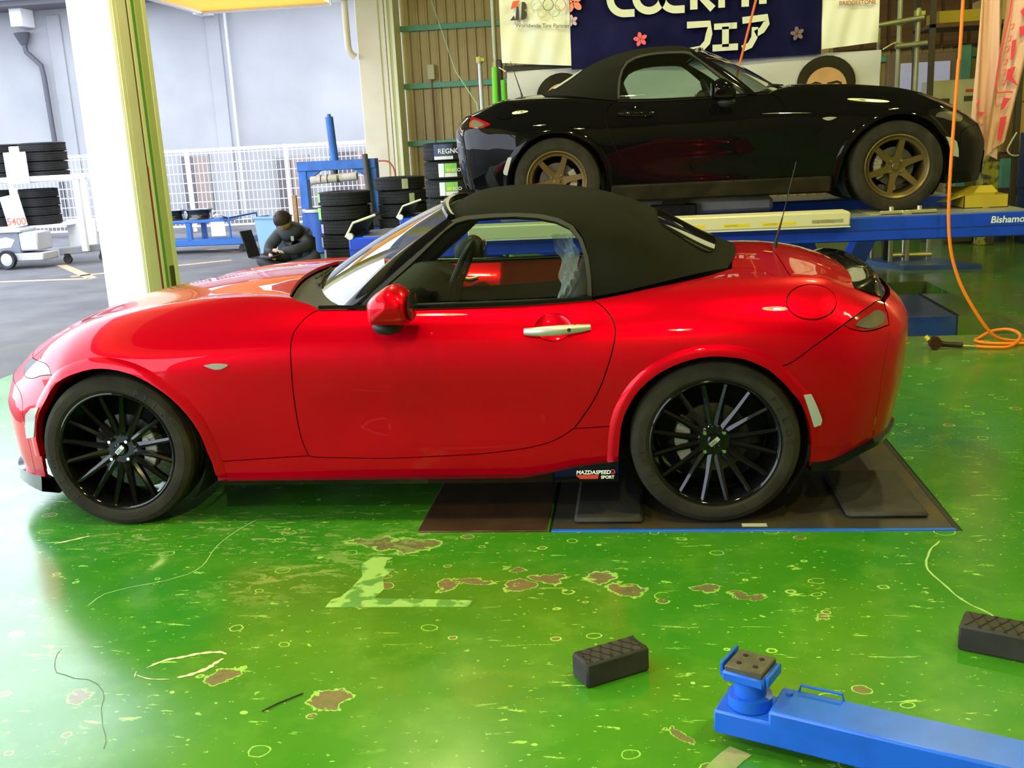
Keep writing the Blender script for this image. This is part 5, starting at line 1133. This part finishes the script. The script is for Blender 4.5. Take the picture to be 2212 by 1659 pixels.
def hair_fn(a,b):
    th=2*math.pi*a; c=math.sin(th); lim=math.pi*(.60+.10*c if c>0 else .60+.28*c); ph=lim*b
    r=1.10+.012*math.sin(th*9+b*5); return (.078*r*math.sin(ph)*math.cos(th),.098*r*math.sin(ph)*math.sin(th),.118*r*math.cos(ph))
MB().grid(hair_fn,36,12,closeu=True).build('hair',hair,hd,ang=80)
def hand(name,loc,rot,mir):
    V=[(0,.05,0),(0,0,0),(0,-.045,0)];E_=[(0,1),(1,2)];Rr=[.022,.028,.026]
    o=skin('hand',V,E_,Rr,skn,person,sub=2); o.location=loc; o.rotation_euler=rot
    for k,(x,L,c) in enumerate(((-.030,.060,.5),(-.010,.072,.45),(.010,.068,.5),(.029,.052,.55))):
        x*=mir; fv=[(x*.8,-.035,0),(x,-.055,.004),(x,-.055-L*.5,-.006),(x,-.055-L*.85,-.03*c*1.4)]
        f=skin('finger',fv,[(0,1),(1,2),(2,3)],[.010,.0095,.009,.0075],skn,o,sub=1)
    skin('thumb',[(.02*mir,-.005,0),(.042*mir,-.03,-.004),(.046*mir,-.06,-.014)],[(0,1),(1,2)],[.012,.011,.009],skn,o,sub=1)
hand('hand',(-.10,-.42,.25),(.1,.2,1.2),-1); hand('hand',(-.17,-.42,.19),(.2,.4,.7),1)
for x,y in ((-.02,-.40),(-.10,-.30)):
    mb=MB(); mb.lathe([(0,-.13),(.035,-.12),(.045,-.05),(.042,.05),(.038,.11),(0,.13)],14,T3((x,y,.042),(.8,.6,0) if x>-.05 else (.9,-.4,0),(.6,-.8,0) if x>-.05 else (-.4,-.9,0),(0,0,.9))); mb.build('shoe',M('black_shoe',(.012,.012,.013),.5),person)
mb=MB(); mb.box((.03,-.215,.34),(.07,-.195,.40),.004); mb.build('chest_badge',M('badge_grey',(.25,.27,.28),.5),person)
lp_=thing('laptop','black laptop held open on the knees of the seated person','laptop',(px-.37,py-.40,.16),-.25)
lm=M('laptop_black',(.012,.012,.014),.45)
mb=MB(); mb.obox((.14,.0,.02),(.15,.11,.010),Vector((.93,0,.0)).normalized(),Vector((0,1,0)),Vector((0,0,1)),.004); mb.build('keyboard_half',lm,lp_)
mb=MB(); ax=Vector((-.28,0,.96)).normalized(); mb.obox(Vector((-.02,0,.02))+ax*.17,(.17,.12,.010),ax,Vector((0,1,0)),ax.cross(Vector((0,1,0))),.008); mb.build('screen_half',lm,lp_)
# ---------------------------------------------------------------- banners, scaffold, storage at the back
BY=5.80
def cloth(name,x0,x1,z0,z1,y,mat,parent,amp=.02,nu=30,nv=16,fold=0,zs=None):
    mb=MB()
    def fn(a,b):
        x=x0+(x1-x0)*a; zb=z0 if zs is None else zs[0]+(zs[1]-zs[0])*a; z=zb+(z1-zb)*b
        d=amp*math.sin(9*a+7*b*(1 if fold==0 else -1)+fold)*(1-b*.5)+amp*.5*math.sin(21*a-9*b+fold*2)
        return (x,y-d,z)
    return mb.grid(fn,nu,nv).build(name,mat,parent,ang=80)
def sticker(name,poly,y,mat,parent): return MB().prism(poly,0,.002,XZ(y)).build(name,mat,parent,ang=0)
wc=M('banner_white_cloth',(.74,.74,.68),.7); nc=M('banner_navy_cloth',(.006,.006,.040),.8,spec=.05,noise=(2.5,.45,.8),col2=(.014,.014,.075)); lt=M('banner_print_pale',(.62,.64,.56),.6); ink=M('banner_ink_black',(.03,.025,.02),.6); rdp=M('banner_print_red',(.70,.09,.03),.6)
YP=BY-.055
b1=thing('banner','white cloth banner with emblem and five rings left of the navy banner','banner',(0,0,0))
cloth('cloth',.79,1.462,2.13,3.05,BY,wc,b1,.018,zs=(2.15,2.085))
# emblem: slanted B
sticker('emblem_red',[(.905,2.628),(.93,2.70),(1.0,2.705),(.955,2.64)],YP,rdp,b1)
sticker('emblem_black',[(.895,2.528),(.935,2.575),(.945,2.535),(.965,2.655),(.985,2.64),(.98,2.53),(1.00,2.53),(1.015,2.69),(1.045,2.685),(1.06,2.66),(1.055,2.625),(1.035,2.612),(1.055,2.60),(1.062,2.57),(1.05,2.54),(1.02,2.527)],YP,ink,b1)
for i,(x,z,c) in enumerate(((1.15,2.655,(.35,.45,.62)),(1.265,2.648,(.06,.06,.05)),(1.38,2.640,(.60,.20,.08)),(1.207,2.595,(.65,.60,.15)),(1.323,2.588,(.22,.50,.20)))):
    mb=MB(); mb.tube([(x+.05*math.cos(a),YP-.001,z+.05*math.sin(a)) for a in np.linspace(0,6.283,28,endpoint=False)],.003,6,closed=True); mb.build('ring',M(f'ring_ink_{i}',c,.6),b1)
text_mb('Worldwide Tire Partner',.052,T3((.945,YP,2.465),(1,0,-.07),(0,0,1),(0,-1,0)),.001).build('lettering',ink,b1)
b2=thing('banner','navy banner with large pale lettering and pink blossoms behind the black car','banner',(0,0,0))
cloth('cloth',1.462,3.80,2.02,3.05,BY+.01,nc,b2,.008,60,12,2.,zs=(2.05,2.06))
def stroke(name,pts,wd,parent,mat,closed=False,y=YP):
    P=[Vector((a,0,b)) for a,b in pts]; V=[];n=len(P)
    for i,p in enumerate(P):
        a=P[i-1] if (i>0 or closed) else P[0]; b=P[(i+1)%n] if (i<n-1 or closed) else P[-1]; d=(b-a).normalized(); q=Vector((-d.z,0,d.x))*wd/2; V+=[(p.x+q.x,y,p.z+q.z),(p.x-q.x,y,p.z-q.z)]
    mb=MB(); mb.add(V,[(2*i,2*i+1,(2*i+3)%(2*n),(2*i+2)%(2*n)) for i in range(n if closed else n-1)]); return mb.build(name,mat,parent,ang=0)
def arc(cx,cz,rx,rz,a0,a1,n=16): return [(cx+rx*math.cos(math.radians(a0+(a1-a0)*i/n)),cz+rz*math.sin(math.radians(a0+(a1-a0)*i/n))) for i in range(n+1)]
lw=.068
stroke('letter',arc(1.985,2.66,.135,.135,95,270)+[(2.075,2.525)],lw,b2,lt)
stroke('letter',arc(2.215,2.66,.125,.125,0,360,28)[:-1],lw,b2,lt,True)
stroke('letter',arc(2.46,2.655,.13,.125,95,270)+[(2.54,2.53)],lw,b2,lt)
stroke('letter',[(2.625,2.52),(2.625,2.82)],lw,b2,lt); stroke('letter',[(2.80,2.515),(2.66,2.66),(2.80,2.80)],lw,b2,lt)
stroke('letter',[(2.88,2.52),(2.88,2.79),(2.97,2.79),(3.0,2.72),(2.97,2.64),(2.90,2.64)],lw*.9,b2,lt); stroke('letter',[(3.095,2.515),(3.095,2.80)],lw,b2,lt); stroke('letter',[(3.255,2.53),(3.255,2.79)],lw,b2,lt); stroke('letter',[(3.16,2.79),(3.36,2.79)],lw*.9,b2,lt)
stroke('letter',[(2.56,2.385),(2.765,2.385),(2.765,2.30),(2.745,2.22),(2.69,2.165),(2.57,2.15)],.06,b2,lt)
stroke('letter',[(2.81,2.355),(3.02,2.355)],.055,b2,lt); stroke('letter',[(2.915,2.35),(2.915,2.17)],.062,b2,lt); stroke('letter',[(2.795,2.165),(3.03,2.165)],.06,b2,lt)
stroke('letter',[(3.07,2.395),(3.295,2.41),(3.29,2.36),(3.25,2.30),(3.19,2.27)],.06,b2,lt); stroke('letter',[(3.185,2.33),(3.18,2.24),(3.14,2.17),(3.07,2.145)],.058,b2,lt)
def blossom(x,z,r,mat):
    for k in range(5):
        a=math.radians(90+72*k+10); cx,cz=x+.55*r*math.cos(a),z+.55*r*math.sin(a)
        pl=[(cx+.48*r*math.cos(t)*math.cos(a)-.30*r*math.sin(t)*math.sin(a),cz+.48*r*math.cos(t)*math.sin(a)+.30*r*math.sin(t)*math.cos(a)) for t in np.linspace(0,2*math.pi,12,endpoint=False)]
        pl=[(max(px_,1.470),pz_) for px_,pz_ in pl]
        if max(q[0] for q in pl)>1.474: sticker('petal',pl,YP,mat,b2)
pk=M('blossom_pink',(.75,.10,.14),.6); blossom(2.125,2.285,.065,pk); blossom(1.50,2.66,.10,M('blossom_coral',(.80,.22,.16),.6)); blossom(1.485,2.49,.055,M('blossom_lilac',(.55,.38,.48),.6)); blossom(3.57,2.25,.062,M('blossom_dim',(.16,.10,.12),.6))
b3=thing('banner','plain white cloth banner right of the navy banner','banner',(0,0,0))
cloth('cloth',3.80,4.31,2.10,3.05,BY,wc,b3,.012,20,14,1.,zs=(2.10,2.135))
text_mb('BRIDGESTONE',.05,T3((3.94,YP,2.475),(1,0,-.02),(0,0,1),(0,-1,0)),.001,bold=.001).build('lettering',M('banner_print_brown',(.35,.10,.05),.6),b3)
b4=thing('banner','lower grey-white banner printed with two dark-haired faces','banner',(0,0,0))
gw=M('banner_greywhite',(.50,.50,.55),.7)
FB=BY+.09
cloth('cloth',.82,4.36,1.35,2.07,FB,gw,b4,.022,70,12,.7)
hr=M('print_hair',(.018,.015,.011),.8,spec=.1,noise=(3,.4,.7),col2=(.035,.03,.014)); fc=M('print_face',(.52,.30,.15),.7,noise=(4,.4,.7),col2=(.40,.22,.11))
def face(x,z,r):
    pl=[(x+r*1.15*math.cos(t),z+r*1.05*math.sin(t)*(1 if math.sin(t)>0 else 1.3)) for t in np.linspace(0,2*math.pi,28,endpoint=False)]; sticker('printed_hair',pl,FB-.035,hr,b4)
    pl=[(x+r*.80*math.cos(t),z-.18*r+r*.78*math.sin(t)*(1 if math.sin(t)>0 else 1.45)) for t in np.linspace(0,2*math.pi,28,endpoint=False)]; sticker('printed_face',pl,FB-.038,fc,b4)
    for s_ in (-1,1):
        stroke('printed_brow',[(x+s_*.12*r-.02,z-.05*r),(x+s_*.42*r,z+.02*r),(x+s_*.60*r,z-.06*r)],.022,b4,hr,y=FB-.0415)
        sticker('printed_eye',[(x+s_*.35*r+.05*math.cos(t)*1.2,z-.2*r+.018*math.sin(t)) for t in np.linspace(0,6.283,12,endpoint=False)],FB-.0395,hr,b4)
    stroke('printed_mouth',[(x-.07,z-.85*r),(x,z-.88*r),(x+.07,z-.85*r)],.016,b4,M('print_lips',(.40,.14,.09),.7),y=FB-.0415)
face(3.86,1.80,.235); face(1.36,1.80,.22)
mb=MB(); mb.box((.80,FB-.02,2.075),(1.55,FB+.02,2.125),.004); mb.build('top_batten',ink,b4)
mb=MB(); mb.tube([(4.36,BY,2.07),(4.50,6.05,2.13),(4.57,6.15,2.15)],.007,6); mb.build('tie_rope',M('pale_rope',(.70,.68,.45),.8),b4)
mb=MB(); mb.tube([(.82,BY,2.07),(.74,6.0,2.12),(.69,6.15,2.15)],.007,6); mb.build('tie_rope',M('pale_rope'),b4)
# scaffold poles
ps=M('scaffold_galvanised',(.33,.34,.22),.45,.5,noise=(6,.35,.7),col2=(.24,.25,.17)); cl=M('clamp_yellowed',(.34,.32,.10),.45,.4)
def pole(name,p,q,label,m_=ps,r=.024,cat='pole',clamps=()):
    t=thing(name,label,cat,(0,0,0)); mb=MB(); mb.cyl(p,q,r,n=12); mb.build('tube',m_,t)
    for c in clamps:
        mb=MB(); mb.lathe([(r+.001,-.03),(r+.012,-.03),(r+.014,0),(r+.012,.03),(r+.001,.03)],14,T3(c,(1,0,0),(0,0,1),(0,-1,0))); mb.box((c[0]+.02,c[1]-.05,c[2]-.02),(c[0]+.06,c[1]-.01,c[2]+.02),.004); mb.build('clamp',cl,t)
    return t
pole('scaffold_pole',(4.585,6.2,0),(4.60,6.2,4.9),'tall scaffold pole just right of the banners',clamps=[(4.592,6.2,2.12),(4.592,6.2,2.33)])
pole('scaffold_pole',(4.745,6.2,0),(4.765,6.2,2.45),'scaffold pole with clamp on top right of the tall pole',clamps=[(4.757,6.2,2.40),(4.755,6.2,2.12)])
pole('scaffold_pole',(4.47,6.5,0),(4.47,6.5,2.35),'thin scaffold pole behind the edge of the lower banner',r=.017)
pole('scaffold_pipe',(4.28,6.148,2.30),(4.80,6.148,2.36),'upper horizontal scaffold pipe right of the white banner')
pole('scaffold_pipe',(4.55,6.148,2.11),(4.84,6.148,2.125),'lower horizontal scaffold pipe joining the two poles')
mb=None
pole('scaffold_pole',(.675,6.2,0),(.68,6.2,4.9),'tall scaffold pole just left of the white emblem banner',clamps=[(.68,6.2,2.16)])
pole('support_post',(.52,6.2,0),(.515,6.2,2.22),'grey steel post with elbow on top by the corrugated wall',M('post_grey_steel',(.42,.42,.45),.4,.5),.022,'post',[(.515,6.2,2.22)])
t=pole('green_post',(.66,5.9,0),(.70,5.9,2.12),'bright green square post beside the emblem banner',M('bright_green_paint',(.12,.55,.02),.5),.028,'post')
pole('green_post',(.775,5.95,0),(.775,5.95,2.0),'bright green post half hidden by the lower banner',M('bright_green_paint'),.026,'post')
mb=MB(); mb.box((.70,6.02,0),(.76,6.1,2.2),.01); tag(mb.build('dark_upright',M('dark_upright_paint',(.03,.03,.025),.5)),'dark steel upright between the two green posts','post')
mb=MB(); mb.tube([(-1.2,12.0,4.2),(.2,6.6,2.15),(.45,6.3,1.8),(.5,6.3,1.2)],.006,6); tag(mb.build('guy_cable',M('pale_green_cable',(.30,.50,.33),.6)),'thin pale green cable slanting down across the corrugated wall','cable')
mb=MB(); mb.box((-1.32,12.86,2.46),(-1.20,12.93,2.70),.008); tag(mb.build('switch_box',M('switch_box_cream',(.50,.46,.28),.5)),'small cream electric box on the corrugated wall','electric box')
mb=MB(); mb.cyl((-1.26,12.91,0),(-1.26,12.91,2.46),.018,n=8); tag(mb.build('conduit',M('brown_conduit',(.16,.07,.04),.6)),'brown conduit running down the wall below the electric box','pipe')
# flag on the right
t=thing('flag','hanging pale pink sales flag with red lettering beside the black car nose','flag',(0,0,0))
pkc=M('flag_pink_cloth',(.66,.40,.33),.7); rp_=M('flag_red_print',(.72,.05,.10),.6)
def fl(x0,x1,xb0,xb1,zb,y,ph):
    mb=MB(); mb.grid(lambda a,b:((x0+(x1-x0)*a)*(b)+(xb0+(xb1-xb0)*a)*(1-b),y-.03*math.sin(7*a+3*b+ph)-.015*math.sin(15*a+ph),zb[0]*(1-a)*(1-b)+zb[1]*a*(1-b)+2.75*b),16,24); return mb.build('cloth',pkc,t,ang=80)
fl(4.88,5.0,4.83,5.06,(1.22,1.06),4.72,0); fl(5.10,5.42,4.92,5.10,(1.05,1.22),4.66,1.5)
for p in ([(5.035,1.40),(5.085,1.41),(5.055,1.23),(5.02,1.22)],[(5.05,1.56),(5.10,1.55),(5.06,1.47),(5.03,1.46)],[(5.07,1.78),(5.13,1.80),(5.11,1.72),(5.16,1.64),(5.10,1.68),(5.06,1.70)],[(5.09,2.0),(5.125,2.01),(5.11,1.86),(5.085,1.85)],[(5.14,2.10),(5.20,2.12),(5.18,2.04),(5.15,2.03)],[(5.14,2.22),(5.21,2.30),(5.20,2.24),(5.16,2.18)],[(4.86,1.52),(4.885,1.56),(4.88,1.49)],[(4.865,1.46),(4.93,1.45),(4.90,1.41)]):
    sticker('red_print',p,4.60 if p[0][0]>5 else 4.66,rp_,t)
stroke('red_print',[(5.09,2.6),(5.06,2.2),(5.01,1.9),(4.985,1.66),(5.0,1.60),(5.12,1.60)],.012,t,rp_,y=4.60)
for i,(x,z) in enumerate(((5.07,2.12),(5.055,2.03),(5.045,1.95),(5.035,1.85),(5.03,1.77),(5.03,1.69))): stroke('red_print',[(x,z),(x+.03,z+.01),(x+.02,z-.03),(x+.005,z-.035)],.008,t,rp_,y=4.60)
mb=MB(); mb.tube([(5.005,4.75,2.9),(5.0,4.75,1.95)],.008,6); mb.build('flag_pole',M('pale_rope'),t)
mb=MB(); mb.tube([(5.05,4.75,2.9),(5.03,4.75,1.4)],.010,6); mb.build('flag_pole',ps,t)
# storage on the right
def carton(label,a,b,m_,tape=None,marks=()):
    t=thing('carton',label,'box',((a[0]+b[0])/2,(a[1]+b[1])/2,a[2])); c=t.location; hx,hy,h=(b[0]-a[0])/2,(b[1]-a[1])/2,b[2]-a[2]
    mb=MB(); mb.box((-hx,-hy,0),(hx,hy,h),.006); mb.build('body',m_,t)
    mb=MB(); mb.box((-hx,-hy-.002,h-.006),(hx,hy,h+.002)); mb.build('lid_flap',m_,t)
    for (x0,z0,x1,z1,mm) in marks:
        mb=MB(); mb.box((-hx+x0*2*hx,-hy-.003,z0*h),(-hx+x1*2*hx,-hy-.0005,z1*h)); mb.build('print',mm,t)
    return t
cb=M('carton_pale',(.50,.48,.33),.75,noise=(4,.4,.7),col2=(.42,.40,.27)); cbk=M('carton_ink',(.06,.05,.03),.7); crd=M('carton_red',(.55,.06,.03),.7); tan=M('carton_tan',(.45,.29,.10),.75); cye=M('carton_yellow',(.38,.28,.02),.6)
mk_=[(.50,.66,.70,.74,crd),(.66,.72,.78,.84,crd),(.48,.42,.96,.56,cbk),(.82,.86,.95,.94,cbk),(.06,.40,.26,.52,cbk)]
carton('pale printed carton with red logo, upper one behind the black car nose',(5.50,8.3,1.42),(6.22,8.8,1.84),cb,marks=mk_)
carton('pale printed carton with black hand hole, lower one behind the black car nose',(5.52,8.28,.98),(6.22,8.8,1.415),cb,marks=[(.5,.62,.62,.70,crd),(.78,.55,.96,.68,cbk),(.45,.2,.95,.3,cbk)])
st=thing('storage_rack','steel rack with wooden shelves along the right back','rack',(0,0,0)); rk=M('rack_dark_steel',(.06,.045,.03),.6); wdm=M('dark_shelf_wood',(.12,.06,.022),.7,noise=(3,.3,.7),col2=(.07,.035,.015),aniso=(.4,6,6))
for x,y in ((5.45,8.25),(5.45,8.95),(7.9,8.25),(7.9,8.95),(6.42,8.22)):
    mb=MB(); mb.box((x-.03,y-.03,0),(x+.03,y+.03,3.1),.004); mb.build('upright',rk,st)
for z in (.50,.93,2.42,2.85):
    mb=MB(); mb.box((5.42 if z>.6 else 6.3,8.22,z),(7.95,8.98,z+.045),.004); mb.build('shelf',wdm,st)
carton('yellow carton on the high shelf at the right',(5.52,8.28,2.47),(6.0,8.8,2.60),cye); carton('tan carton on the high shelf beside the yellow carton',(6.05,8.28,2.47),(6.75,8.85,2.72),tan)
carton('brown flattened carton on the top shelf at the right',(5.5,8.3,2.90),(6.5,8.9,3.02),tan)
carton('tan carton at the right picture edge under a yellow one',(6.47,8.3,.98),(7.1,8.9,1.55),tan); carton('yellow carton at the right picture edge on the tan one',(6.47,8.3,1.56),(7.1,8.9,1.95),cye)
crm=M('crate_navy',(.014,.028,.085),.5)
def crate(z,label):
    t=thing('crate',label,'crate',(6.72,7.75,z),group='navy crates stacked at the right'); h=.30
    for nm,a,b in (('front_side',(-.34,-.22,0),(.34,-.20,h)),('back_side',(-.34,.20,0),(.34,.22,h)),('end_side',(-.34,-.2,0),(-.32,.2,h)),('end_side',(.32,-.2,0),(.34,.2,h)),('bottom',(-.33,-.21,0),(.33,.21,.02)),('rim',(-.35,-.235,h-.03),(.35,-.2,h-.005)),('slot',(-.12,-.222,h*.55),(.12,-.219,h*.72))):
        mb=MB(); mb.box(a,b,.004 if nm!='slot' else 0); mb.build(nm,crm if nm!='slot' else cbk,t)
for i,n in enumerate(('lowest','second lowest','third','topmost')): crate(i*.305,f'dark blue plastic crate, {n} of the pile at the right edge')
mb=MB(); mb.box((5.88,7.62,0),(6.06,7.80,1.22),.012); tag(mb.build('yellow_post',M('scraped_yellow_paint',(.30,.28,.03),.6,noise=(9,.46,.54),col2=(.04,.035,.02))),'scraped yellow and black bollard post by the blue crates','post')
t=thing('pail','dark navy pail with white lettering on the floor behind the lift','pail',(6.16,8.04,0))
mb=MB(); mb.lathe([(0,0),(.15,0),(.17,.30),(.18,.31),(.16,.31),(0,.30)],24,T3((0,0,0),(1,0,0),(0,0,1),(0,-1,0))); mb.build('body',crm,t)
text_mb('ROCK CHEMICAL',.038,T3((-.15,-.168,.09),(1,0,0),(0,0,1),(0,-1,0)),.012).build('lettering',M('lettering_white'),t)
t=thing('jerry_can','dark plastic can with yellow cap on the floor behind the lift','can',(5.75,7.95,0))
mb=MB(); mb.box((-.16,-.1,0),(.16,.1,.32),.03); mb.build('body',rk,t); mb=MB(); mb.box((.165,-.09,.06),(.20,-.05,.20),.01); mb.build('yellow_tag',cye,t)
# window with tan frame in the back wall at right, dark board wall above
wn=tag(MB().box((6.02,12.78,1.05),(7.05,12.96,2.42),.01).build('window_4',M('window_tan_frame',(.22,.15,.09),.6)),kind='structure')
mb=MB(); mb.box((6.13,12.76,1.12),(6.95,12.79,2.28)); mb.build('pane',M('frosted_violet_pane',(.40,.40,.55),.4,emit=((.42,.42,.62),.35)),wn)
gp_=M('girt_green_paint')
for a,b in (((7.1,12.75,0),(7.26,12.95,2.5)),((7.75,12.6,0),(8.0,12.95,5))):
    mb=MB(); mb.box(a,b,.01); mb.build('stud',gp_,wall_back)
bw=tag(MB().box((5.2,12.84,2.50),(8.9,12.90,4.6)).build('trim_4',wdm,ang=0),kind='structure')
for k in range(9):
    mb=MB(); mb.box((5.24+k*.4,12.80,2.52),(5.60+k*.4,12.84,4.55),.01); mb.build('board',wdm,bw)
t=thing('cloth_strip','loop of pale strap hanging from the rack at the right','strap',(6.40,8.15,0)); mb=MB(); mb.tube(spl([(0,0,1.22),(-.06,-.02,1.12),(-.10,-.03,1.02),(-.02,-.03,.96),(.12,-.02,.98),(.3,0,1.0)],6),.010,6); mb.build('strap',M('pale_rope'),t)
t=thing('cabinet','dark metal locker standing behind the scaffold poles','cabinet',(5.475,9.6,0)); cm_=M('dark_cabinet',(.055,.045,.035),.5)
mb=MB(); mb.box((-.275,-.28,0),(.275,.30,1.75),.02); mb.build('body',cm_,t)
for sx in (-1,1):
    mb=MB(); mb.box((sx*.14-.125,-.30,.06),(sx*.14+.125,-.28,1.70),.006); d=mb.build('door',cm_,t)
    mb=MB(); mb.box((sx*.04-.01,-.315,.85),(sx*.04+.01,-.30,.98),.004); mb.build('handle',M('zinc_bolt'),d)
